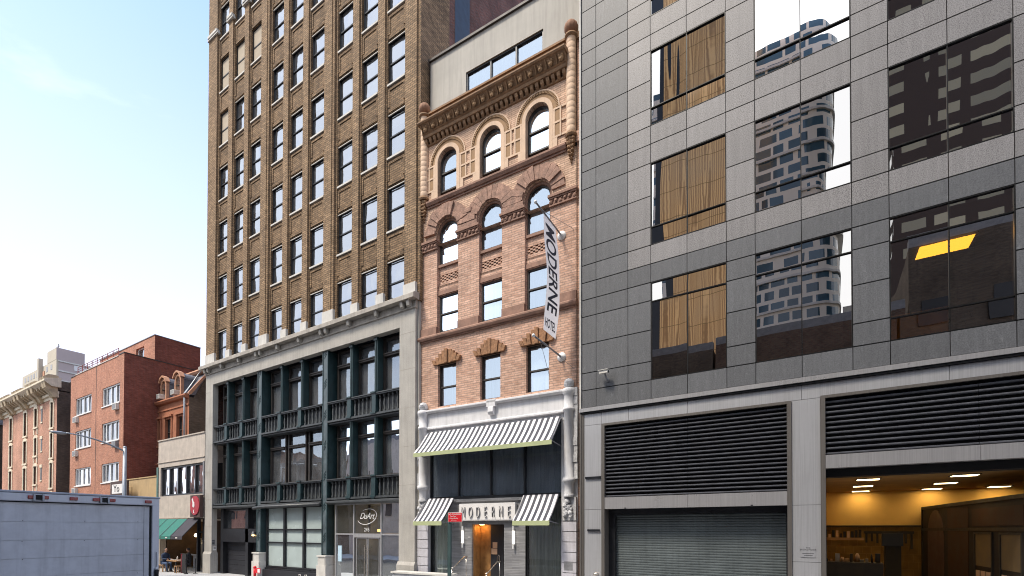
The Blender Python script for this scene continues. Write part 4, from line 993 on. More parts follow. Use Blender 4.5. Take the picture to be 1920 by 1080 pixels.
    k = B(); gp = .005
    def panel(a, c, z0, z1, y=0): k.box(a+gp, c-gp, y, y+.05, z0+gp, z1-gp)
    for a, c in ((-6.82, -6.18), ):
        for z0, z1 in ((0, 3.46), (3.46, 6.36)): panel(a, c, z0, z1)
    for a, c in ((-.60, .08),):
        for z0, z1 in ((0, 1.9), (1.9, 3.46), (3.46, 6.36)): panel(a, c, z0, z1)
    for a, c in ((-6.82, -6.18), (-6.18, -5.25), (-5.25, -3.37), (-3.37, -.36), (-.36, 2.72), (2.72, 5.8), (5.8, 9.3)): panel(a, c, 6.36, 6.755)
    panel(8.6, 9.3, 0, 6.36)
    k.build('steel_cladding', 'steel', t)
    k = B(); k.box(-6.82, 0.08, .052, .1, 6.3, 6.76); k.box(-6.82, -6.1, .052, .12, 0, 6.3); k.box(-.7, .2, .052, .12, 0, 6.3); k.box(.08, 9.3, .052, .1, 6.32, 6.76); k.box(8.5, 9.3, .052, .1, 0, 6.3); k.build('panel_backing', 'joint', t)
    k = B(); k.box(-6.97, -6.90, -.06, .3, 0, 6.82); k.box(-6.90, -6.83, -.03, .3, 0, 6.80)
    for a, c, zt in ((-6.18, -.60, 6.36), (.08, 8.6, 6.40)):
        k.box(a, a+.11, -.04, .5, 0, zt); k.box(c-.11, c, -.04, .5, 0, zt); k.box(a+.11, c-.11, -.04, .35, zt-.075, zt)
    k.build('bay_frame', 'steel_dark', t)
    for a, c, z0, z1, n, jx in ((-6.07, -.71, 3.86, 6.28, 19, -3.38), (.19, 8.49, 4.79, 6.32, 11, 3.24)):
        k = B(); p = (z1-z0)/n
        for i in range(n):
            z = z0+i*p; pr = [(.14, z+.01), (.06, z+.012), (.03, z+p*.22), (.03, z+p*.40), (.06, z+p*.5), (.14, z+p*.5)]
            k.prism(pr, a, jx-.006, 'x'); k.prism(pr, jx+.006, c, 'x')
        lv = k.build('louver', 'louver', t); B().box(a, c, .16, .2, z0, z1).build('louver_backing', 'joint', lv)
    k = B()
    for a, c in ((-6.07, -3.383), (-3.377, -.71)): k.box(a, c, -.03, .2, 3.465, 3.855)
    for a, c in ((.19, 3.237), (3.243, 6.2), (6.206, 8.49)): k.box(a, c, -.03, .2, 4.43, 4.785)
    k.build('bay_fascia', 'steel_trim', t)
    k = B(); z = 0
    while z < 3.45: k.prism([(.52, z), (.504, z+.006), (.498, z+.04), (.504, z+.072), (.52, z+.078)], -5.84, -.76, 'x'); z += .08
    k.build('roller_shutter', 'shutter', t)
    k = B(); k.box(-6.07, -5.84, .35, .75, 0, 3.46); k.box(-.76, -.71, .35, .75, 0, 3.46); k.box(-5.84, -.76, .3, .7, 3.28, 3.464); k.build('shutter_guide', 'black_frame', t)
    k = B()
    for x in (-5.35, -1.6): k.box(x-.03, x+.03, -.035, -.03, 3.47, 3.5)
    k.build('fascia_clip', 'black_frame', t)
    for z, x0, x1 in ((4.55, -6.77, -6.2), (2.75, -6.69, -6.24)):
        B().box(x0, x1, -.05, 0, z-.035, z+.035).build('slot_light', 'black_frame', t)
    B().ball((-6.35, -.1, 1.27), .1, 10, (1, 1, .6)).build('dome_lamp', 'chrome', t, True)
    # loading bay interior
    k = B(); k.poly((.0, 9.2, 2.95), (8.6, 9.2, 2.95), (8.6, 9.2, 4.36), (.0, 9.2, 4.36)); k.poly((.1, .4, 0), (.1, 9.2, 0), (.1, 9.2, 4.36), (.1, .4, 4.36)); k.poly((8.55, .4, 0), (8.55, 9.2, 0), (8.55, 9.2, 4.36), (8.55, .4, 4.36)); k.build('bay_wall', 'garage_wall', t)
    k = B(); k.box(.1, 8.6, 9.2, 9.3, 0, 2.93); k.build('bay_tiled_wall', 'garage_tile', t)
    B().box(.1, 8.6, 9.1, 9.199, 2.90, 2.96).build('wall_rail', 'dark_stuff', t)
    k = B(); k.box(.0, 8.6, .5, 9.3, 4.36, 4.42); k.build('bay_ceiling', 'garage_ceiling', t)
    k = B(); k.box(.19, 8.49, .3, .7, 4.22, 4.44); k.build('bay_header', 'joint', t)
    k = B(); k.box(.1, 8.6, .3, 9.3, .004, .03); k.build('bay_floor', 'sidewalk', t)
    cl = {}
    for x, y in ((3.28, 3.1), (3.34, 5.9), (3.42, 8.7), (1.05, 3.1), (1.1, 5.9), (1.2, 8.7), (5.25, 8.6)):
        lab = {(3.28, 3.1): 'frontmost lit ceiling panel in the row beside the trailer', (1.05, 3.1): 'frontmost lit ceiling panel in the row above the work counter'}.get((x, y))
        if lab is None: lab = {3.34: 'middle lit ceiling panel in the row beside the trailer', 3.42: 'rearmost lit ceiling panel above the far trailer corner', 1.1: 'middle lit ceiling panel in the row above the work counter', 1.2: 'rearmost lit ceiling panel above the work counter', 5.25: 'lit ceiling panel directly above the dark trailer', 5.3: 'lit ceiling panel hidden above the dark trailer'}[x]
        q = thing('ceiling_light', lab, 'light', (x+.27, y, 4.34), 0, 'ceiling lights in the loading bay')
        B().box(x, x+.56, y-.24, y+.24, 4.335, 4.345).build('diffuser', 'warm_light', q); k = B(); frame_rect(k, x-.03, x+.59, 0, 0.001, .0003, 0, 0); k = B(); k.box(x-.03, x, y-.27, y+.27, 4.33, 4.359); k.box(x+.56, x+.59, y-.27, y+.27, 4.33, 4.359); k.box(x, x+.56, y-.27, y-.24, 4.33, 4.359); k.box(x, x+.56, y+.24, y+.27, 4.33, 4.359); k.build('frame', 'dark_stuff', q)
    return t
granite_block()
M['dull_tan'] = pm('dull_tan', (.13, .09, .045), .6, .3, 3)
M['leather'] = pm('leather', (.30, .14, .06), .5, .2, 3)
def bay_contents():
    t = thing('trailer', 'dark brown trailer with printed side parked in the loading bay', 'trailer', (3.45, 9.0, 0), math.atan2(-8.4, .75), local=True)
    B().box(0, 8.3, 0, 2.3, .5, 3.56).build('cargo_box', 'tuna', t)
    k = B(); k.box(-.03, 8.33, -.03, 2.3, 3.56, 3.66); k.box(-.03, .07, -.03, .0, .5, 3.56); k.box(8.27, 8.33, -.03, .0, .5, 3.56); k.box(0, 8.3, -.02, 0, 2.75, 2.85); k.build('edge_rail', 'dark_stuff', t)
    B().box(2.9, 4.7, -.015, -.001, .6, 3.5).build('orange_panel', 'tuna_orange', t)
    k = B(); k.prism([(.7, .6), (.7, 2.6)] + arc(1.6, 2.6, .9, PI, 0, 10)[1:] + [(2.5, .6)], -.012, -.001); k.build('arch_panel', 'sign_brown', t)
    k = B(); k.box(5.0, 8.2, -.014, -.001, 2.9, 3.4); k.build('upper_panel', 'tuna_orange', t)
    for x in (5.2, 6.9):
        k = B(); frame_rect(k, x, x+1.25, 1.2, 2.72, .06, -.04, -.001); w = k.build('side_hatch', 'dark_stuff', t); B().box(x+.06, x+1.19, -.012, -.002, 1.75, 2.66).build('pane', 'dull_tan', w)
        for q in range(3): B().box(x+.12+q*.36, x+.40+q*.36, -.03, -.013, 1.28, 1.62).build('crate', 'paper', w)
    for x in (1.2, 2.2, 7.0): B().tube([(x, .05, .45), (x, .35, .45)], .44, 18).build('wheel', 'rubber', t, True)
    # work bench
    t = thing('work_counter', 'dark counter with clutter along the back wall of the loading bay', 'counter', (1.0, 8.4, 0))
    B().box(.15, 2.3, 8.1, 8.9, 0, 1.0).build('cabinet', 'dark_stuff', t)
    B().box(.1, 2.35, 8.0, 9.0, 1.0, 1.05).build('worktop', 'wood', t); B().box(.15, 1.6, 8.8, 9.1, 2.35, 2.45).build('shelf', 'wood', t)
    rr = random.Random(2)
    for q in range(10): x = .25+q*.13; h = rr.uniform(.12, .34); B().box(x, x+.09, 8.85, 9.0, 2.452, 2.452+h).build('box_file', rr.choice(('tuna', 'paper', 'charcoal')), t)
    for q in range(7): x = .3+q*.28; h = rr.uniform(.1, .45); B().box(x, x+.18, 8.4, 8.7, 1.052, 1.052+h).build('carton', rr.choice(('tuna', 'paper', 'charcoal')), t)
    t = thing('side_bench', 'dark bench cluttered with small goods just inside the loading bay', 'bench', (.95, 4, 0))
    B().box(.15, 1.75, 3.7, 4.4, 0, 1.72).build('cabinet', 'dark_stuff', t)
    rr = random.Random(4)
    for q in range(11):
        x = .22+q*.135; h = rr.uniform(.05, .32); r_ = rr.uniform(.03, .07); y = rr.uniform(3.8, 4.2); mt = rr.choice(('leather', 'dark_stuff', 'paper', 'charcoal', 'grey_metal', 'dark_stuff'))
        if q % 3: B().box(x, x+r_*2, y, y+.15, 1.722, 1.722+h).build('carton', mt, t)
        else: B().lathe(x+r_, y, [(0, 1.722), (r_, 1.722), (r_*.95, 1.722+h*.7), (r_*.4, 1.722+h), (0, 1.722+h)], 10).build('jar', mt, t, True)
    t = thing('pipe_rack', 'dark rack of hanging tools against the yellow back wall', 'rack', (2.0, 9.0, 2.2))
    B().box(1.6, 3.2, 9.02, 9.09, 2.62, 2.72).build('rail', 'dark_stuff', t)
    for q in range(9): x = 1.65+q*.18; B().box(x, x+.07, 9.03, 9.08, 2.62-rr.uniform(.2, .6), 2.62).build('tool', 'dark_stuff', t)
    t = thing('shop_cabinet', 'tall dark cabinet with a screen between counter and trailer', 'cabinet', (2.3, 6.6, 0))
    B().box(2.05, 2.5, 6.4, 6.9, 0, 2.2).build('body', 'dark_stuff', t); B().box(1.95, 2.55, 6.3, 6.5, 2.2, 2.65).build('screen', 'black_frame', t)
bay_contents()
def security_camera():
    t = thing('security_camera', 'small white security camera on a bracket fixed to the slate cladding', 'camera', (-5.95, -.02, 7.85))
    k = B(); k.box(-6.16, -5.86, -.30, -.17, 7.98, 8.08); k.box(-6.19, -5.84, -.33, -.15, 8.08, 8.10); k.build('housing', 'ac_white', t, bevel=.01)
    k = B(); k.tube([(-5.95, -.02, 7.80), (-5.95, -.12, 7.82), (-5.98, -.22, 7.98)], .03, 8); k.ball((-5.95, -.05, 7.8), .06, 8); k.build('bracket', 'grey_metal', t)
    B().tube([(-5.858, -.235, 8.03), (-5.84, -.235, 8.03)], .045, 10).build('lens', 'black_frame', t)
    t = thing('plate_sign', 'small engraved steel plate reading THE BROADMOOR on the steel column between the bays', 'sign', (-.23, -.01, 2.04))
    B().box(-.40, -.05, -.012, -.001, 2.03, 2.34).build('plate', 'steel', t)
    text_on('lettering', 'THE\nBROADMOOR', .055, 'black_paint', t, (-.225, -.0125, 2.27), extrude=.001, spacing=1.15)
    k = B(); k.box(-.36, -.09, -.0145, -.012, 2.13, 2.14); k.box(-.32, -.12, -.0145, -.012, 2.075, 2.085); k.build('small_print', 'black_paint', t)
security_camera()

# ------------------------------------------------------------------ restaurant in the low building
def restaurant():
    t = thing('low_shop_building', 'low beige stone-faced shop building with a strip of upstairs windows', 'building', (-35.9, 0, 0))
    X0, X1 = -39.1, -32.70
    k = B(); wall_holes(k, X0, X1, 3.45, 8.85, [(-38.75, X1-.22, 5.0, 7.0)], 0, .4); k.poly((X0, 0, 8.85), (X1, 0, 8.85), (X1, 14, 8.85), (X0, 14, 8.85)); k.poly((X0, 0, 6.4), (X0, 14, 6.4), (X0, 14, 8.85), (X0, 0, 8.85)); k.box(X0, X0+.3, .01, .4, 0, 3.45); k.box(X0, X1, 2.4, 12, 3.3, 3.45); k.build('wall', 'low_stone', t)
    B().box(X0-.02, X1, -.05, .3, 8.85, 8.93).build('coping', 'low_stone', t)
    for z0, z1 in ((7.32, 7.36), (3.46, 3.53)): B().box(X0, X1, -.045, -.001, z0, z1).build('string_course', 'low_stone', t)
    k = B(); frame_rect(k, -38.75, X1-.22, 5.0, 7.0, .12, .1, .3)
    for i in range(1, 5): x = -38.75+(X1-.22+38.75)*i/5; k.box(x-.07, x+.07, .08, .3, 5.12, 6.88)
    wd = k.build('strip_window', 'black_frame', t)
    B().poly((-38.7, .2, 5.05), (X1-.27, .2, 5.05), (X1-.27, .2, 6.95), (-38.7, .2, 6.95)).build('pane', 'tower_glass', wd)
    k = B()
    for i, (a, c) in enumerate(((-38.5, -37.7), (-36.0, -35.2))): k.box(a, c, .5, .52, 5.1, 6.9)
    k.build('curtain', 'curtain', wd); B().box(-38.6, X1-.35, .62, .63, 5.9, 6.9).build('blind', 'blind', wd); B().box(-38.6, X1-.35, .62, .63, 5.05, 5.45).build('ledge', 'wood', wd)  # pale blind added behind the panes, standing for their bright reflections
    k = B(); k.box(-36.3, -33.2, .32, .33, 6.25, 6.55); bs = k.build('window_banner', 'sign_white', wd)
    k = B(); k.box(X0-.12, X0+.06, -.06, .3, 4.9, 7.05); k.build('jade_jamb', 'jade', t); k = B(); k.box(X1-.18, X1-.02, -.03, .3, 4.9, 7.05); k.build('grey_jamb', 'grey_metal', t)
    B().box(X0+.2, X1-.2, 1.6, 1.7, 4.7, 7.2).build('upstairs_room', 'dim_room', t)
    k = B(); k.box(X0+.3, X1, 5.4, 5.5, 0, 3.3); k.box(X1-.1, X1+.0, .45, 5.4, 0, 3.3); k.box(X0+.1, X0+.3, .45, 5.4, 0, 3.3); k.build('dining_room', pm('dining', (.10, .06, .035), .9, .4, 1.5), t)
    k = B(); k.box(-34.9, -34.3, 1.1, 1.2, 0, 3.2); k.build('timber_panel', 'wood_wall', t)
    k = B(); k.box(-34.05, -33.95, .2, .4, 0, 3.4); k.box(-33.1, -32.95, .1, .4, 0, 3.4); k.box(-34.05, -32.95, .25, .4, 2.5, 2.6); k.box(-33.98, -33.12, 1.9, 2.0, 0, 2.6); dr = k.build('doorway', 'black_frame', t)
    k = B(); k.box(-39, -36.4, 1.3, 1.4, .9, 1.0); k.box(-39, -36.4, 2.4, 2.5, 0, 1.6); k.box(-37.0, -36.4, 1.35, 1.45, .0, .9); k.build('counter', 'stone_wall', t)
    k = B(); rr = random.Random(9)
    for q in range(16): x = -38.9+q*.17; k.box(x, x+.1, 2.42, 2.48, 1.62, 1.62+rr.uniform(.15, .5))
    k.build('bottles', 'ac_white', t)
    k = B(); k.ball((-37.6, 1.8, 2.3), .12, 8); k.ball((-35.9, 2.6, 2.4), .12, 8); k.ball((-34.6, .95, 2.05), .05, 8); k.build('pendant_lamp', 'warm_lamp', t)
    t = thing('sloping_awning', 'sloping shop awning with green canvas bays and one black bay', 'awning', (-36.1, -.05, 3.4))
    cuts = [-39.0, -37.55, -36.1, -34.72, -33.2]
    for i in range(4):
        a, c = cuts[i], cuts[i+1]; mt = 'black_canvas' if i == 3 else 'green_canvas'
        B().poly((a+.02, -.03, 3.43), (c-.02, -.03, 3.43), (c-.02, -1.02, 2.30), (a+.02, -1.02, 2.30)).poly((a+.02, -1.02, 2.30), (c-.02, -1.02, 2.30), (c-.02, -1.03, 2.10), (a+.02, -1.03, 2.10)).build('canvas', mt, t)
    for x in cuts: B().tube([(x, -.03, 3.42), (x, -1.03, 2.29)], .03, 6).build('rib', 'black_paint', t)
    for x in (-36.7, -35.3, -33.95): B().box(x-.13, x+.13, -1.035, -1.031, 2.16, 2.24).build('valance_print', 'ac_white', t)
    t = thing('round_sign', 'dark sign with a round red disc above the green awning', 'sign', (-33.25, -.15, 3.5))
    B().box(-33.95, -32.72, -.25, -.05, 3.5, 4.9).build('back_board', 'sign_brown', t)
    k = B(); k.v = []; pts = [(-33.3+.56*math.cos(a*PI/16), 4.24+.6*math.sin(a*PI/16)) for a in range(32)]; k.prism(pts, -.30, -.251); k.build('disc', 'sign_red', t)
    k = B(); k.prism([(-33.62, 4.62), (-33.5, 4.72), (-33.42, 4.5), (-33.3, 4.42), (-33.28, 4.2), (-33.42, 4.1), (-33.55, 4.2), (-33.52, 4.4)], -.312, -.301); k.prism([(-33.4, 3.95), (-33.3, 4.0), (-33.36, 3.85), (-33.28, 3.76), (-33.4, 3.76), (-33.45, 3.85)], -.312, -.301); k.build('white_mark', 'white_paint', t)
restaurant()
def skin(name, pts, edges, radii, mat, parent, lvl=2):
    me = bpy.data.meshes.new(name); me.from_pydata([tuple(p) for p in pts], edges, []); o = bpy.data.objects.new(name, me); link(o, parent)
    me.materials.append(M[mat])
    sm = o.modifiers.new('skin', 'SKIN'); sm.use_smooth_shade = True
    if not me.skin_vertices: bpy.context.view_layer.objects.active = o
    lay = me.skin_vertices[0].data if me.skin_vertices else None
    if lay is None: return o
    for i, r_ in enumerate(radii): lay[i].radius = (r_, r_) if not isinstance(r_, tuple) else r_
    lay[0].use_root = True
    s = o.modifiers.new('sub', 'SUBSURF'); s.levels = lvl; s.render_levels = lvl
    OFF[o.name] = Vector((0, 0, 0)); return o
def seated_person(label, loc, rot, top, trousers, skinm, arms_fwd=True):
    t = thing('person', label, 'person', loc, rot, local=True)
    # faces +X; seat height .45
    P = [(0,0,.50), (.0,0,.72), (.03,0,1.0), (.05,0,1.12), (.06,0,1.2), (.08,0,1.27)]
    E = [(0,1), (1,2), (2,3), (3,4), (4,5)]; Rr = [(.15,.17), (.13,.16), (.14,.19), (.10,.15), .058, .055]
    for s in (-1, 1):
        n = len(P); P += [(.05,.18*s,1.08), (.12,.22*s,.82), (.36,.14*s,.80), (.45,.12*s,.80)]; E += [(3,n), (n,n+1), (n+1,n+2), (n+2,n+3)]; Rr += [.07, .052, .042, .036]
        n = len(P); P += [(.06,.10*s,.50), (.44,.12*s,.52), (.46,.12*s,.10), (.58,.13*s,.05)]; E += [(0,n), (n,n+1), (n+1,n+2), (n+2,n+3)]; Rr += [.10, .075, .055, .042]
    body = skin('body', P, E, Rr, top, t)
    # head with face
    k = B(); vs = []; m, n = 12, 16; hc = Vector((.10, 0, 1.39))
    for i in range(m+1):
        th = PI*i/m
        for q in range(n):
            a = 2*PI*q/n; z = math.cos(th); w = math.sin(th)
            x = .098*w*math.cos(a); y = .074*w*math.sin(a)*(1-.18*max(0, -z)); zz = .125*z
            if math.cos(a) > .85 and abs(z+.05) < .25: x += .022*(1-abs(z+.05)/.25)
            vs.append(hc+Vector((x, y, zz)))
    k.add(vs, [(i*n+q, i*n+(q+1) % n, (i+1)*n+(q+1) % n, (i+1)*n+q) for i in range(m) for q in range(n)])
    k.tube([(.07, 0, 1.22), (.085, 0, 1.32)], .052, 10); h = k.build('head', skinm, t, True)
    B().ball(hc+Vector((-.022, 0, .03)), .105, 12, (.98, .82, 1.05)).build('hair', 'hair', t, True)
    k = B()
    for s in (-1, 1): k.ball(hc+Vector((.088, .03*s, .012)), .012, 6)
    k.box(hc.x+.085, hc.x+.093, -.022, .022, hc.z-.062, hc.z-.055); k.build('eyes_and_mouth', 'hair', t)
    k = B()
    for s in (-1, 1): k.ball(hc+Vector((0, .075*s, 0)), .024, 6, (.7, .4, 1.2))
    k.build('ears', skinm, t, True)
    for s in (-1, 1):
        k = B(); hx, hy, hz = .50, .12*s, .80
        k.ball((hx, hy, hz), .045, 8, (1, .85, .45))
        for q, L_ in enumerate((.065, .078, .072, .058)):
            y = hy+(q-1.5)*.02; k.tube([(hx+.03, y, hz), (hx+.03+L_*.6, y, hz-.004), (hx+.03+L_, y, hz-.02)], .009, 6, .007)
        k.tube([(hx-.01, hy-.04*s, hz), (hx+.03, hy-.065*s, hz-.008), (hx+.055, hy-.06*s, hz-.012)], .011, 6, .008); k.build('hand', skinm, t, True)
    P2 = [(.0,0,.52)]; E2 = []; R2 = [(.16,.18)]
    for s in (-1, 1):
        n = len(P2); P2 += [(.06,.10*s,.51), (.45,.12*s,.53), (.47,.12*s,.14)]; E2 += [(0,n), (n,n+1), (n+1,n+2)]; R2 += [.108, .083, .066]
    skin('trousers', P2, E2, R2, trousers, t)
    k = B()
    for s in (-1, 1): k.ball((.54, .125*s, .045), .07, 8, (1.5, .7, .6)); 
    k.build('shoes', 'rubber', t, True)
    return t
seated_person('person in a navy top seated on a timber bench', (-35.75, -.9, .02), R(5), 'navy', 'denim', 'skin')
seated_person('person in a black top seated behind the restaurant table', (-34.15, -.15, .02), R(-120), 'charcoal', 'charcoal', 'skin_b')
def dining():
    t = thing('bench', 'light timber bench under the person in navy', 'bench', (-35.8, -.9, 0))
    B().box(-36.15, -35.5, -1.15, -.65, .40, .45).build('seat', 'wood', t)
    k = B()
    for x in (-36.1, -35.55):
        for y in (-1.1, -.7): B().box(x-.03, x+.03, y-.03, y+.03, 0, .4).build('leg', 'wood', t)
    t = thing('outdoor_table', 'narrow timber restaurant table laid with plates under the awning', 'table', (-34.8, -.75, 0))
    B().box(-35.2, -33.9, -1.05, -.5, .71, .75).build('tabletop', 'wood', t)
    for x in (-35.1, -34.0):
        for y in (-1.0, -.55): B().box(x-.025, x+.025, y-.025, y+.025, 0, .71).build('leg', 'charcoal', t)
    t = thing('tableware', 'white plates, bowls and a bottle on the outdoor restaurant table', 'tableware', (-34.6, -.75, .75))
    k = B()
    for x, y, r_ in ((-34.95, -.8, .12), (-34.65, -.7, .1), (-34.1, -.8, .12)): k.lathe(x, y, [(0, .752), (r_*.6, .752), (r_, .79), (r_*.95, .795), (0, .77)], 14)
    k.build('plates', 'white_paint', t, True); B().lathe(-34.42, -.75, [(0, .752), (.045, .752), (.045, .92), (.02, .98), (.02, 1.03), (0, 1.03)], 10).build('bottle', 'ac_white', t, True)
    t = thing('stool', 'small timber stool at the right end of the outdoor table', 'stool', (-33.85, -.95, 0))
    B().box(-34.05, -33.7, -1.1, -.8, .41, .45).build('seat', 'wood', t)
    for x in (-34.02, -33.73):
        for y in (-1.07, -.83): B().box(x-.02, x+.02, y-.02, y+.02, 0, .41).build('leg', 'wood', t)
    t = thing('menu_board', 'dark standing menu board with a red edge at the restaurant door', 'board', (-33.3, -.8, 0))
    B().box(-33.65, -33.1, -.85, -.8, .05, 1.15).build('panel', 'charcoal', t); B().box(-33.70, -33.652, -.86, -.79, 0, 1.2).build('post', 'sign_red', t); B().box(-33.098, -33.05, -.86, -.79, 0, 1.2).build('post', 'charcoal', t)
    for x, y, lab in ((-32.55, -.55, 'slim dark barrier post with a pale cap beside the stone pier'), (-32.75, -1.0, 'second slim barrier post nearer the kerb beside the stone pier')):
        t = thing('barrier_post', lab, 'post', (x, y, 0)); B().lathe(x, y, [(.12, 0), (.12, .03), (.03, .05), (.03, .9), (.04, .92), (0, .94)], 10).build('post', 'charcoal', t, True)
dining()
# ------------------------------------------------------------------ buildings further along the street
def brownstone_house():
    y0 = 2.3; X0, X1 = -45.0, -39.95
    t = thing('brownstone_house', 'red-brown row house with slate mansard roof and two arched dormers', 'house', (-42.5, y0, 0))
    C = (-45.25+.0, -43.1, -41.15); wn = [(-44.95, -44.55, 9.4, 11.4), (-43.72, -42.72, 9.4, 11.4), (-41.78, -40.78, 9.4, 11.4)]
    wn2 = [(-44.95, -44.55, 5.6, 7.7), (-43.72, -42.72, 5.6, 7.7), (-41.78, -40.78, 5.6, 7.7)]
    k = B(); wall_holes(k, X0, X1, 0, 12.7, wn+wn2, y0, y0+.3); k.build('wall', 'plaster_brown', t)
    k = B(); k.box(X1-.35, X1, y0+.01, 14, 0, 12.7); k.add([(X1, y0+.3, 12.7), (X1, y0+1.6, 15.3), (X1, 14, 15.3), (X1, 14, 12.7)], [(0, 1, 2, 3)]); k.box(X1-.36, X1-.005, y0+1.6, 14, 12.7, 15.3); k.build('gable_wall', 'dark_brown_brick', t)
    k = B()
    for a, c, lo, hi in wn+wn2:
        k.box(a-.22, c+.22, y0-.14, y0, hi+.14, hi+.30); k.box(a-.16, a, y0-.07, y0, lo, hi+.14); k.box(c, c+.16, y0-.07, y0, lo, hi+.14); k.box(a-.2, c+.2, y0-.12, y0, lo-.16, lo)
    k.prism([(y0-.22, 12.66), (y0-.32, 12.8), (y0-.3, 12.9), (y0, 12.95), (y0, 12.6)], X0, X1, 'x'); k.box(X0, X1, y0-.1, y0, 8.6, 8.78); k.box(X0, X1, y0-.06, y0, 12.1, 12.2)
    k.build('trim', 'plaster_brown', t)
    for a, c, lo, hi in wn+wn2:
        k = B(); frame_rect(k, a, c, lo, hi, .07, y0+.15, y0+.22); k.box(a+.07, c-.07, y0+.15, y0+.22, (lo+hi)/2-.04, (lo+hi)/2+.04); wd = k.build('window', 'brown_frame', t)
        B().poly((a, y0+.2, lo), (c, y0+.2, lo), (c, y0+.2, hi), (a, y0+.2, hi)).build('pane', 'tower_glass', wd); B().poly((a, y0+.3, lo), (c, y0+.3, lo), (c, y0+.3, hi), (a, y0+.3, hi)).build('blind', 'blind_grey', wd)
    k = B(); k.prism([(y0+.1, 12.9), (y0+1.6, 15.1), (y0+1.7, 15.1), (y0+1.7, 12.9)], X0, X1-.02, 'x'); k.build('mansard_roof', 'slate_roof', t)
    k = B(); k.prism([(y0+1.25, 15.05), (y0+1.15, 15.2), (y0+1.2, 15.32), (y0+2.6, 15.36), (y0+2.6, 15.05)], X0, X1+.05, 'x'); k.prism([(y0-.1, 12.9), (y0-.1, 13.0), (y0+1.45, 15.2), (y0+1.6, 15.2), (y0+.1, 12.9)], X1-.04, X1+.12, 'x'); k.build('roof_cornice', 'trim_orange', t)
    for x in (-44.15, -41.75):
        k = B(); frame_arch(k, x-.52, x+.52, 12.98, 14.72, .17, y0-.02, y0+.2)
        k.prism([(x-.66, 14.45), (x-.4, 14.82), (x, 14.98), (x+.4, 14.82), (x+.66, 14.45), (x+.55, 14.42), (x+.33, 14.72), (x, 14.84), (x-.33, 14.72), (x-.55, 14.42)], y0-.14, y0+.2)
        d = k.build('dormer', 'trim_orange', t)
        k = B(); k.box(x-.5, x+.5, y0+.2, y0+1.5, 12.95, 14.3); k.prism([(x-.55, 14.3)] + arc(x, 14.3, .55, PI, 0, 10)[1:], y0+.2, y0+1.9); k.build('dormer_side', 'slate_roof', d)
        out = [(x-.36, 13.1)] + arc(x, 14.22, .36, PI, 0, 12) + [(x+.36, 13.1)]
        B().poly(*[(p[0], y0+.08, p[1]) for p in out]).build('pane', 'tower_glass', d)
        B().box(x-.35, x+.35, y0+.03, y0+.07, 13.85, 13.91).build('meeting_rail', 'brown_frame', d)
    k = B(); k.tube([(-39.75, y0+1.4, 15.75), (-39.85, y0+1.25, 15.7), (-40.35, y0-.15, 12.95), (-40.35, y0-.12, 8.8)], .075, 8); k.tube([(-39.9, y0+1.3, 15.72), (-39.2, y0+1.8, 15.55)], .05, 6); k.build('downpipe', 'galv', t, True)
    for x, lab in ((-44.15, 'window air conditioner under the left dormer of the mansard roof'), (-41.75, 'window air conditioner in the right dormer of the mansard roof')):
        a = thing('air_conditioner', lab, 'air conditioner', (x-.02, y0-.2, 13.05), 0, 'air conditioners in the dormers')
        B().box(x-.3, x+.24, y0-.4, y0+.1, 13.05, 13.42).build('casing', 'ac_white', a, bevel=.02); k = B()
        for q in range(5): k.box(x-.26, x+.2, y0-.405, y0-.4, 13.1+q*.06, 13.13+q*.06)
        k.build('grille', 'grey_metal', a)
    t = thing('yard_wall', 'blank tan rendered wall beside the beige shop building', 'wall', (-42, 0, 0))
    k = B(); k.box(-44.95, -39.12, -.02, .3, 0, 6.42); k.box(-44.97, -39.12, -.06, .34, 6.42, 6.5); k.box(-43.9, -43.3, -.06, -.02, 0, 5.9); k.build('wall', 'tan_wall', t)
brownstone_house()
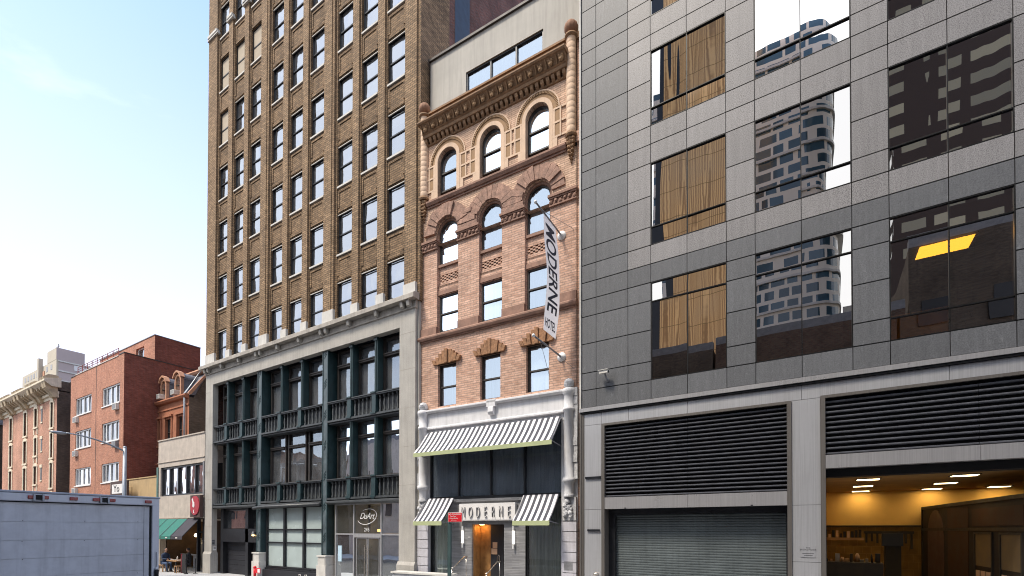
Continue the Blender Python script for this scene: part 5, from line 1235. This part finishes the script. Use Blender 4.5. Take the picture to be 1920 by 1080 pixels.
def red_apartments():
    t = thing('apartment_building', 'orange-red brick apartment building with six picture windows and a penthouse', 'building', (-50.7, 0, 0))
    X0, X1, zt = -56.4, -45.05, 16.3
    W = [(-55.15, -51.55), (-49.22, -45.83)]; Z = [(6.45, 7.98), (9.70, 11.25), (12.62, 14.14)]
    holes = [(a, c, lo, hi) for a, c in W for lo, hi in Z]
    k = B(); wall_holes(k, X0, X1, 0, zt, holes, 0, .35); k.build('wall', 'red_brick', t)
    k = B(); k.poly((X1, 0, 0), (X1, 12, 0), (X1, 12, zt), (X1, 0, zt)); k.poly((X0, 0, 0), (X0, 12, 0), (X0, 12, zt), (X0, 0, zt)); k.poly((X0, .02, zt-.35), (X1, .02, zt-.35), (X1, 12, zt-.35), (X0, 12, zt-.35)); k.poly((X0, 12, 0), (X1, 12, 0), (X1, 12, zt), (X0, 12, zt)); k.build('side_wall', 'shaded_red_brick', t)
    k = B(); k.box(X1-.3, X1+.03, -.03, 12, zt, zt+.07); k.box(-46.0, X1-.3, -.03, .3, zt, zt+.07); k.build('coping', 'brown_frame', t); B().box(X0, -55.3, -.03, .3, zt-.1, zt-.03).build('coping', 'brown_frame', t)
    k = B(); k.box(-55.2, -46.1, -.04, .3, zt-.06, zt+.0); k.build('front_coping', 'pale_stone', t)
    k = B(); k.box(-50.58, -50.5, -.004, .05, 0, zt-.1); k.build('expansion_joint', 'joint', t)
    B().box(X0+.1, X1-.1, 1.2, 1.3, 0, 15.8).build('interior', 'dim_room', t)
    rr = random.Random(8)
    for a, c, lo, hi in holes:
        k = B(); frame_rect(k, a, c, lo, hi, .10, .06, .2); w3 = (c-a)
        for f in (.2, .47, .75): k.box(a+w3*f-.05, a+w3*f+.05, .08, .2, lo+.1, hi-.1)
        k.box(a-.06, c+.06, -.06, .2, lo-.07, lo)
        wd = k.build('picture_window', 'white_paint', t)
        B().poly((a+.1, .15, lo+.1), (c-.1, .15, lo+.1), (c-.1, .15, hi-.1), (a+.1, .15, hi-.1)).build('pane', 'tower_glass', wd)
        k = B(); e = rr.uniform(.15, .4); k.box(a+w3*e, c-.2-w3*rr.uniform(0, .2), .4, .42, lo, hi); k.build('curtain', 'curtain', wd)
    k = B(); p0, p1, py, pz = -56.37, -45.12, 2.05, 18.38
    wall_holes(k, p0, p1, zt-.35, pz, [(-48.65, -47.1, 16.7, 17.9)], py, py+.3); k.build('penthouse_wall', 'red_brick', t)
    k = B(); k.poly((p1, py, zt-.3), (p1, 5.45, zt-.3), (p1, 5.45, pz), (p1, py, pz)); k.poly((p0, py, pz), (p1, py, pz), (p1, 5.45, pz), (p0, 5.45, pz)); k.poly((p0, py, zt-.3), (p0, 5.45, zt-.3), (p0, 5.45, pz), (p0, py, pz)); k.poly((p0, 5.45, zt-.3), (p1, 5.45, zt-.3), (p1, 5.45, pz), (p0, 5.45, pz)); k.build('penthouse_side', 'shaded_red_brick', t)
    B().box(p0-.03, p1+.03, py-.04, 5.48, pz, pz+.06).build('penthouse_coping', 'grey_metal', t)
    k = B(); frame_rect(k, -48.65, -47.1, 16.7, 17.9, .08, py+.15, py+.25); wd = k.build('penthouse_window', 'white_paint', t); B().poly((-48.6, py+.2, 16.75), (-47.15, py+.2, 16.75), (-47.15, py+.2, 17.85), (-48.6, py+.2, 17.85)).build('pane', 'tower_glass', wd)
    k = B()
    for z in (16.4, 16.58, 16.76, 16.94): k.tube([(-55.1, .1, z), (-46.4, .1, z)], .022, 5)
    for i in range(9): x = -55.1+8.7*i/8; k.tube([(x, .1, 16.25), (x, .1, 16.96)], .028, 5)
    k.build('roof_railing', 'rail_red', t)
    labs = []
    spots = [(-55.1, 12.25, 'upper left'), (-55.1, 9.3, 'middle left'), (-55.1, 6.05, 'lower left'), (-46.6, 12.3, 'upper right'), (-46.6, 9.35, 'middle right'), (-46.7, 6.1, 'lower right')]
    for x, z, w in spots:
        a = thing('wall_air_conditioner', 'air conditioner box set in the red brick under the %s picture window' % w, 'air conditioner', (x+.3, -.1, z), 0, 'air conditioners under the picture windows')
        B().box(x-.05, x+.7, -.22, 0, z-.25, z+.22).build('casing', 'ac_white' if w != 'middle right' else 'grey_metal', a)
        k = B(); k.box(x+.02, x+.33, -.228, -.22, z-.2, z+.17); k.box(x+.37, x+.63, -.228, -.22, z-.2, z+.17); k.build('grille', 'grey_metal', a)
red_apartments()
def corner_house():
    t = thing('old_brick_building', 'weathered red brick building with pale arched windows and bracketed cornice', 'building', (-68, 0, 0))
    X0, X1 = -77.6, -59.95
    big = [(-75.0, -73.6), (-70.0, -68.7), (-61.75, -60.6)]; Zs = [(12.1, 14.75), (8.15+1.2, 12.0-.15), (6.2, 9.1-.1)]
    Zs = [(12.3, 14.7), (9.45, 11.75), (6.6, 8.95), (3.6, 5.95)]
    wins = [(a, c, lo, hi) for a, c in ((-75.05, -73.6), (-70.05, -68.6), (-66.6, -65.25), (-61.8, -60.6)) for lo, hi in Zs]
    wins = [(a+.27, c-.27, lo+(.55 if a == -66.6 else 0), hi) for a, c, lo, hi in wins]
    k = B(); wall_holes(k, X0, X1, 0, 15.3, [w+(False,) for w in wins], 0, .4); k.build('wall', 'old_brick', t)
    k = B(); k.poly((X1, 0, 0), (X1, 25, 0), (X1, 25, 16.6), (X1, 0, 16.6)); k.poly((X0, 0, 0), (X0, 25, 0), (X0, 25, 16), (X0, 0, 16)); k.box(X0, X1, .1, 25, 15.6, 15.7); k.box(X1-.35, X1+.02, .9, 25, 15.5, 16.65); k.box(X1, X1+.2, 2.4, 6, 12.8, 13.1); k.build('side_wall', 'dark_brown_brick', t)  # side wall in a much darker brown than the brick front
    B().box(X0+.1, X1-.1, 1, 1.1, 0, 15).build('interior', 'dark_room', t)
    for a, c, lo, hi in wins:
        k = B(); w = .22
        k.box(a-w, a, -.06, .05, lo, hi-.1); k.box(c, c+w, -.06, .05, lo, hi-.1); k.box(a-w-.05, c+w+.05, -.10, .05, lo-.16, lo)
        m = (a+c)/2; r_ = (c-a)/2+w
        k.prism([(a-w, hi-.1)] + [(m+r_*math.cos(q), hi-.1+.42*math.sin(q)) for q in [PI-PI*i/10 for i in range(11)]] + [(c+w, hi-.1), (c, hi-.1), (c, hi), (a, hi), (a, hi-.1)], -.08, .05)
        if abs(a+66.33) < .01: k.box(a, c, .02, .1, lo-.7, lo-.2); k.box(a-w, a, -.06, .05, lo-.75, lo-.2); k.box(c, c+w, -.06, .05, lo-.75, lo-.2)
        wd = k.build('arched_window', 'trim_tan', t)
        k = B(); frame_rect(k, a, c, lo, hi, .12, .15, .25); k.box(a, c, .15, .25, (lo+hi)/2-.06, (lo+hi)/2+.06); k.build('sash', 'brown_frame', wd)
        B().poly((a, .22, lo), (c, .22, lo), (c, .22, hi), (a, .22, hi)).build('pane', 'tower_glass', wd)
    for lo, hi in Zs[:3]:
        x = -64.2; k = B(); k.box(x-.35, x+.35, -.06, .03, hi-.25, hi+.05); k.box(x-.3, x+.3, -.05, .03, lo+.75, lo+.88); k.box(x-.2, x-.14, -.03, .03, lo+.88, hi-.25); wd = k.build('slit_window', 'trim_tan', t); B().box(x-.14, x+.2, -.02, .02, lo+.88, hi-.25).build('pane', 'black_frame', wd)
    k = B()
    k.box(X0-.3, X1+.15, -.2, .1, 15.3, 15.55); k.prism([(-.5, 15.9), (-1.0, 16.3), (-1.0, 16.45), (-.9, 16.55), (.2, 16.8), (.2, 15.9)], X0-.6, X1+.35, 'x'); k.box(X0, X1+.1, -.05, .1, 15.0, 15.3)
    k.build('cornice', 'trim_tan', t)
    br = B(); br.prism([(0, 14.95), (-.25, 15.0), (-.5, 15.4), (-.85, 15.75), (-.95, 16.25), (0, 16.25)], -.28, .28, 'x'); br.prism([(.05, 16.25), (-.95, 16.25), (-1.05, 16.65), (-.7, 16.95), (-.2, 17.0), (.05, 16.9)], -.34, .34, 'x')
    br = br.mesh('cornice_bracket', 'trim_dark'); k = B()
    for i in range(5):
        xc = X0-.1+(X1-X0+.1)*i/4
        for d in (-.55, .55):
            x = min(max(xc+d, X0+.1), X1-.1)
            inst('cornice_bracket', br, t, Vector((x, 0, 0))-OFF[t.name])
    for i in range(22):
        x = X0+.4+(X1-X0-.8)*i/21
        if i == 0: dn = B().prism([(0, 15.5), (-.35, 15.55), (-.75, 15.85), (-.75, 16.1), (0, 16.1)], -.16, .16, 'x').mesh('dentil', 'trim_dark')
        inst('dentil', dn, t, Vector((x, 0, 0))-OFF[t.name])
corner_house()
def far_buildings():
    # the tower blocks stand well back, beyond the next avenue
    x1, y0, x0, y1, z = -215.8, 40, -253, 62, 59.5
    t = thing('apartment_tower', 'tall pale apartment tower rising behind the bracketed cornice', 'tower', ((x0+x1)/2, y0, 0))
    B().box(x0, x1, y0, y0+.5, 0, z).build('front_wall', 'tower_pale', t)
    B().box(x0+.2, x1-.01, y0+.51, y1, 0, z).build('end_wall', 'tower_pink', t)
    k = B()
    for j in range(9): k.box(x0, x1+.25, y0+.5, y1+.2, z-6.0*0-3.3*j-.6, z-3.3*j-.15)
    k.build('floor_bands', 'pale_stone', t)
    k = B()
    k.box(x1-9, x1+.02, y0-.02, y0+7.4, z, z+4.0); k.build('roof_house', 'tower_pink', t); k = B(); k.box(x1-9.2, x1-.1, y0-.05, y0-.02, z, z+4.0); k.build('roof_house_front', 'tower_pale', t)
    k = B(); k.box(x1-15.2, x1-13.6, y0-1.2, y0-.05, 20, z+2.5); k.build('chimney_stack', 'tower_pale', t); B().box(x1-13.4, x1-11.6, y0-.2, y0-.02, 20, z-2).build('red_strip', 'trim_orange', t)
    k = B(); k.tube([(x1-6, y0+2, z+4), (x1-6, y0+2, z+7)], .12, 6); k.box(x1-7, x1-5, y0+1.9, y0+2.1, z+6, z+6.2); k.build('antenna', 'grey_metal', t)
    pane = B().box(0, 1.6, -.06, .02, 0, 1.7).mesh('window', 'blind_grey')
    for j in range(5):
        for x in (-250, -246.5, -243, -240, -236.5, -233.5, -226, -221.5): inst('window', pane, t, Vector((x, y0-.01, z-3.3*(j+1)+.6))-OFF[t.name])
    pane2 = B().box(-.06, .04, 0, 3.6, 0, 1.8).mesh('window', 'blind')
    for j in range(4):
        for y in (y0+4.6, y0+10): inst('window', pane2, t, Vector((x1+.01, y, z-3.3*(j+1)+.7))-OFF[t.name])
    t = thing('dark_tenement', 'dark brick tenement at the far left edge with pale fire escapes', 'building', (-100, -.2, 0))
    k = B(); k.box(-118, -80.5, -.2, 16, 0, 14.8); k.build('wall', 'dark_brown_brick', t); k = B(); k.box(-118, -80.3, -.6, 16, 14.8, 15.6); k.build('cornice', 'grey_metal', t)
    k = B()
    for z in (5.4, 8.4, 11.4): k.box(-90, -81, -1.3, -.2, z, z+.08); [k.box(-90, -81, -1.32, -1.28, z+q, z+q+.05) for q in (.4, .9)]; [k.tube([(-90+q*1.5, -1.3, z), (-90+q*1.5, -1.3, z+.95)], .03, 4) for q in range(7)]
    k.build('fire_escape', 'trim_tan', t)
    k = B()
    for z in (3.4, 6.4, 9.4, 12.4):
        for x in (-88, -84.5): B().box(x, x+1.2, -.24, -.1, z-.6, z+1.2).build('window', 'black_frame', t)
    t = thing('brick_row_building', 'dark brick building continuing the street far along the left side', 'building', (-150, 0, 0))
    B().box(-205, -121, 0, 16, 0, 14).build('wall', 'dark_brown_brick', t)
far_buildings()

# ------------------------------------------------------------------ truck, street furniture
def box_truck():
    t = thing('box_truck', 'pale blue-grey box truck with its rear roll-up door closed', 'truck', (-12.5, -13.1, -.15))
    x, ya, yb, z0, z1 = -9.0, -14.31, -11.92, .75, 3.27
    B().box(-16.2, x-.03, ya+.01, yb-.01, z0, z1-.02).build('cargo_box', 'truck_paint', t, bevel=.02)
    k = B(); k.box(x-.03, x+.03, ya, ya+.10, z0-.1, z1-.1); k.box(x-.03, x+.03, yb-.10, yb, z0-.1, z1-.1); k.box(x-.03, x+.03, ya, yb, z1-.11, z1-.0); k.box(x-.03, x+.03, ya, yb, z0-.2, z0-.1); k.build('rear_frame', 'truck_paint', t, bevel=.012)
    k = B(); k.box(x-.03, x+.035, ya-.01, yb+.01, z1, z1+.03); k.build('roof_rail', 'galv', t, bevel=.008)
    k = B(); z = z0-.1
    while z < z1-.13: k.box(x-.03, x-.012, ya+.12, yb-.125, z, min(z+.245, z1-.125)); z += .2485
    dr = k.build('roller_door', 'truck_door', t)
    k = B(); k.box(x-.03, x+.0, yb-.122, yb-.101, z0-.1, z1-.11); k.box(x-.03, x-.005, ya+.1, yb-.1, z1-.125, z1-.11); k.build('door_seal', 'rubber', t)
    k = B(); k.box(x-.012, x-.0095, yb-.2, yb-.196, z0, z1-.13); k.build('door_edge_strip', 'black_frame', dr)
    k = B()
    for y in (-12.85, -12.2, -13.5):
        for z in (2.9, 2.62, 2.38, 2.1, 1.85): 
            if random.random() < .8: k.tube([(x-.0125, y+random.uniform(-.01, .01), z), (x-.009, y, z)], .006, 6)
    k.build('rivets', 'grey_metal', dr)
    for y in (-13.42, -13.30+.0, -12.99, -12.73, -12.55+.0, -12.08, -13.95, -14.2):
        B().box(x+.031, x+.05, y-.045, y+.045, z1-.075, z1-.03).build('marker_light', 'lens_red', t, bevel=.006)
    for y in (-13.36, -12.64):
        k = B(); k.box(x+.028, x+.07, y-.055, y-.035, z1-.1, z1-.01); k.box(x+.028, x+.07, y+.035, y+.055, z1-.1, z1-.01); k.box(x+.028, x+.04, y-.055, y+.055, z1-.1, z1-.08)
        hg = k.build('hinge_bracket', 'galv', t); B().box(x+.03, x+.06, y-.03, y+.03, z1-.085, z1-.02).build('hinge_block', 'rubber', hg)
    k = B(); k.tube([(x+.05, yb-.045, 2.42), (x+.06, yb-.045, 2.3), (x+.05, yb-.045, 2.16)], .006, 6); lk = k.build('door_latch', 'galv', t)
    B().lathe(x+.06, yb-.045, [(0, 2.0), (.028, 2.01), (.03, 2.13), (0, 2.14)], 10).build('padlock', 'rubber', lk, True); B().lathe(x+.06, yb-.045, [(0, 2.14), (.026, 2.14), (.02, 2.17), (0, 2.175)], 10).build('lock_cap', 'white_paint', lk, True)
    k = B(); k.box(-16, x-.1, -13.6, -12.6, .3, .7); k.build('chassis', 'rubber', t); B().box(x-.05, x+.25, ya+.1, yb-.1, .25, .42).build('rear_step', 'galv', t)
    for wx in (-10.6, -17.4):
        for wy in (ya+.18, yb-.18):
            w = B().tube([(wx, wy-.13, .33), (wx, wy+.13, .33)], .47, 22).build('wheel', 'rubber', t, True); B().tube([(wx, wy-.14, .33), (wx, wy+.14, .33)], .24, 14).build('rim', 'galv', w)
    k = B(); k.prism([(-16.3, .45), (-16.3, 2.55), (-17.3, 2.5), (-18.0, 1.6), (-18.6, 1.45), (-18.7, .45)], ya+.1, yb-.1); cb = k.build('cab', 'truck_paint', t, bevel=.04)
    B().add([(-17.34, ya+.2, 2.45), (-17.34, yb-.2, 2.45), (-18.02, yb-.2, 1.62), (-18.02, ya+.2, 1.62)], [(0, 1, 2, 3)]).build('windscreen', 'shop_glass', cb)
box_truck()
def street_things():
    x, y = -33.2, -4.5
    t = thing('street_lamp', 'grey street lamp with long curved arm before the red apartments', 'lamp', (-33.2, -4.0, 0))
    k = B(); k.tube([(x, -4, 0), (x, -4, 7.35)], .13, 12, .085); k.lathe(x, -4, [(.2, 0), (.2, .5), (.14, .6)], 12); k.ball((x, -4, 7.37), .09, 10); k.build('pole', 'galv', t, True)
    pts = [(x, -4, 7.15)]
    for i in range(1, 13): s = i/12; pts.append((x+.0, -4-2.55*s, 7.15+.62*math.sin(s*PI*.5)**.9))
    k = B(); k.tube(pts, .05, 8, .032); k.build('arm', 'galv', t, True)
    k = B(); k.ball((x, -6.85, 7.74), .19, 12, (.75, 1.9, .42)); k.build('lamp_head', 'galv', t, True)
    t = thing('no_standing_sign', 'red no-standing sign on a dark green post', 'sign', (-9.72, -3.7, 0))
    k = B(); k.tube([(-9.72, -3.7, 0), (-9.72, -3.7, 3.3)], .048, 8); k.box(-9.78, -9.66, -3.76, -3.745, 0, 3.28); k.build('post', 'post_green', t)
    pl = B().box(-9.74, -9.18, -3.79, -3.775, 3.0, 3.30).build('plate', 'white_paint', t)
    B().box(-9.725, -9.195, -3.795, -3.79, 3.015, 3.285).build('red_field', 'street_red', pl)
    text_on('lettering', 'NO STANDING', .068, 'white_paint', t, (-9.47, -3.797, 3.218), extrude=.001); text_on('lettering', '7am-7pm', .06, 'white_paint', t, (-9.53, -3.797, 3.16), extrude=.001); text_on('lettering', 'Except Sunday', .055, 'white_paint', t, (-9.5, -3.797, 3.10), extrude=.001); text_on('lettering', '<------->', .06, 'white_paint', t, (-9.5, -3.797, 3.03), extrude=.001)
    t = thing('hanging_shop_sign', 'framed shop sign with a big letter Y in front of the red apartments', 'sign', (-44, -.5, 5.0))
    B().box(-45.5, -42.5, -.62, -.5, 5.15, 6.3).build('frame', 'sign_brown', t); B().box(-45.15, -42.85, -.64, -.62, 5.38, 6.08).build('panel', 'sign_white', t)
    text_on('lettering', 'Yo', .72, 'black_paint', t, (-44.3, -.65, 5.52), extrude=.004, sx=1.3)
    k = B(); k.box(-45.5, -42.5, -.62, -.5, 4.7, 5.05); k.build('lower_panel', 'sign_red', t); k = B(); k.box(-44.1, -43.9, -.5, 0, 5.5, 5.7); k.build('bracket', 'grey_metal', t)
    t = thing('standpipe', 'red standpipe with a red and white plate by the iron column pedestal', 'standpipe', (-26.3, -.25, 0))
    k = B(); k.tube([(-26.55, -.25, 0), (-26.55, -.25, .6)], .07, 10); k.ball((-26.55, -.25, .62), .09, 10); k.build('pipe', 'street_red', t, True); k = B(); k.box(-26.45, -25.95, -.3, -.28, .32, .6); k.build('plate', 'street_red', t); B().box(-26.2, -25.98, -.305, -.301, .36, .56).build('white_patch', 'white_paint', t)
    t = thing('window_box_wall', 'low dark planter wall with black iron fittings at the foot of the frosted window', 'planter', (-23.8, .1, 0))
    B().box(-26.4, -21.4, .1, .24, 0, .5).build('wall', 'black_paint', t); k = B()
    for x in (-22.9, -22.4): k.tube([(x, .02, .28), (x-.05, .02, .38), (x+.1, .02, .4), (x+.14, .02, .28)], .02, 6)
    k.build('fittings', 'ac_white', t)
street_things()

# ------------------------------------------------------------------ the other side of the street, seen only in the window reflections
def wincell(name, glassc, framec, bw, bh, ms, off=.5, metal=.0, rough=.25):
    m, N, L, out = nodes(name); p = N.new('ShaderNodeBsdfPrincipled'); L.new(p.outputs[0], out.inputs[0]); v, uv = wallcoord(N, L)
    b = N.new('ShaderNodeTexBrick'); L.new(uv, b.inputs['Vector']); b.offset = off; b.inputs['Scale'].default_value = 1; b.inputs['Brick Width'].default_value = bw; b.inputs['Row Height'].default_value = bh; b.inputs['Mortar Size'].default_value = ms; b.inputs['Mortar Smooth'].default_value = 0
    b.inputs['Color1'].default_value = c4(glassc); b.inputs['Color2'].default_value = c4(glassc, 1.9); b.inputs['Mortar'].default_value = c4(framec); L.new(b.outputs[0], p.inputs['Base Color'])
    L.new(maprange(N, L, b.outputs['Fac'], 0, 1, .08, .8), p.inputs['Roughness']); p.inputs['Specular IOR Level'].default_value = .8; return m
def ribs(name):
    m, N, L, out = nodes(name); p = N.new('ShaderNodeBsdfPrincipled'); L.new(p.outputs[0], out.inputs[0]); v, uv = wallcoord(N, L)
    w = N.new('ShaderNodeTexWave'); w.inputs['Scale'].default_value = 1.1; w.inputs['Distortion'].default_value = 1.2; w.inputs['Detail'].default_value = 1; L.new(uv, w.inputs['Vector'])
    n = noise(N, L, v, .06, 3); c = mixc(N, L, w.outputs['Fac'], c4((.40, .20, .065)), c4((1, .60, .24))); c = mixc(N, L, maprange(N, L, n.outputs['Fac'], .4, .7, 0, .5), c, c4((.55, .42, .26)))
    b = N.new('ShaderNodeTexBrick'); L.new(uv, b.inputs['Vector']); b.inputs['Brick Width'].default_value = 40; b.inputs['Row Height'].default_value = 4.2; b.inputs['Mortar Size'].default_value = .05; b.inputs['Scale'].default_value = 1
    c = mixc(N, L, b.outputs['Fac'], c, c4((.3, .18, .06)))
    L.new(c, p.inputs['Base Color']); p.inputs['Roughness'].default_value = .45; p.inputs['Metallic'].default_value = .35; return m
def opposite():
    t = thing('golden_tower', 'ribbed golden office tower across the street, seen mirrored in the left windows', 'tower', (-15, -61, 0)); k = B(); k.box(-19.8, -9.6, -75, -60, 0, 125); k.build('facade', ribs('golden_ribs'), t)
    k = B(); k.box(-21.1, -19.9, -75, -60.5, 0, 125); k.build('dark_edge', 'black_frame', t)
    t = thing('curved_white_tower', 'tall white-framed tower with a rounded corner across the street, seen mirrored in the middle windows', 'tower', (-4, -97, 0))
    pts = [(-30, -90)] + [(3.2-4+4*math.cos(a), -94+4*math.sin(a)) for a in [PI/2-PI/2*i/10 for i in range(11)]] + [(3.2, -120), (-30, -120)]
    k = B(); k.prism(pts, 0, 98, 'z'); k.build('facade', wincell('white_cells', (.035, .08, .12), (.92, .89, .83), 3.0, 2.35, .36), t)
    k = B(); z = 3
    while z < 98:
        q = [(-30, -89.7)] + [(3.2-4+4.35*math.cos(a), -94+4.35*math.sin(a)) for a in [PI/2-PI/2*i/10 for i in range(11)]] + [(3.5, -120), (-30, -120)]; k.prism(q, z-.22, z+.22, 'z'); z += 6
    k.build('floor_bands', 'white_paint', t)
    t = thing('brown_brick_tower', 'dark brown brick apartment tower across the street, seen mirrored in the right windows', 'tower', (18, -73, 0))
    k = B(); k.box(8.4, 45, -90, -72, 0, 95); k.build('wall', wincell('brown_cells', (.26, .23, .14), (.045, .024, .015), 4.6, 3.1, .85, 0), t)
    t = thing('slate_tower', 'slim dark tower with white ribs and a sign panel across the street', 'tower', (6, -101, 0)); k = B(); k.box(4.2, 9.5, -115, -100, 0, 44); k.build('wall', 'slate', t)
    k = B(); [k.box(x, x+.3, -99.9, -99.6, 0, 42) for x in (4.6, 6.4, 8.2)]; k.build('ribs', 'white_paint', t); B().box(4.3, 8.3, -99.6, -99.4, 42, 47).build('sign_panel', 'white_paint', t); o = text_on('sign_letter', 'A', 4.2, 'flag_ink', t, (6.3, -99.35, 43), rotz=PI, extrude=.03)
    for i, (a, c, h, mt) in enumerate(((-78, -60, 13, 'old_brick'), (-59.8, -44, 10.5, 'row_dark'), (-43.8, -30, 12, 'low_stone'), (-29.8, -17, 11, 'row_dark'), (-16.8, -6, 15.0, 'dark_brown_brick'), (-5.8, 4, 15.2, 'row_dark'), (4.2, 16, 18.5, 'dark_brown_brick'), (16.2, 30, 15, 'row_dark'))):
        lab = ['weathered', 'plain', 'pale stone-faced', 'squat', 'sooty', 'flat-topped', 'broad sooty', 'tallest'][i]+' low building across the street behind the camera'
        t = thing('street_building', lab, 'building', ((a+c)/2, -19, 0), 0, 'low buildings across the street'); k = B(); k.box(a, c, -31, -19, 0, h); k.build('wall', mt, t)
        k = B(); k.box(a, c, -19.5, -18.995, h, h+.5); k.build('cornice', 'grey_metal', t)
        me = B().box(0, 1.1, -.05, .03, 0, 1.7).mesh('window', 'black_frame')
        for j in range(1, int(h/3.3)):
            for q in range(int((c-a)/2.6)): o = inst('window', me, t, Vector((a+.8+q*2.6, -18.97, .9+j*3.2))-OFF[t.name])
    t = thing('street_lamp', 'street lamp with a short arm across the street, mirrored low in the windows', 'lamp', (-4.4, -16.4, 0)); k = B(); k.tube([(-4.4, -16.4, 0), (-4.4, -16.4, 10.6)], .12, 10, .09); k.build('pole', 'galv', t, True); k = B(); k.tube([(-4.4, -16.4, 9.8), (-7.2, -15.8, 9.2)], .07, 8); k.build('arm', 'galv', t); B().box(-7.8, -6.9, -15.95, -15.6, 9.05, 9.2).build('lamp_head', 'galv', t)
opposite()
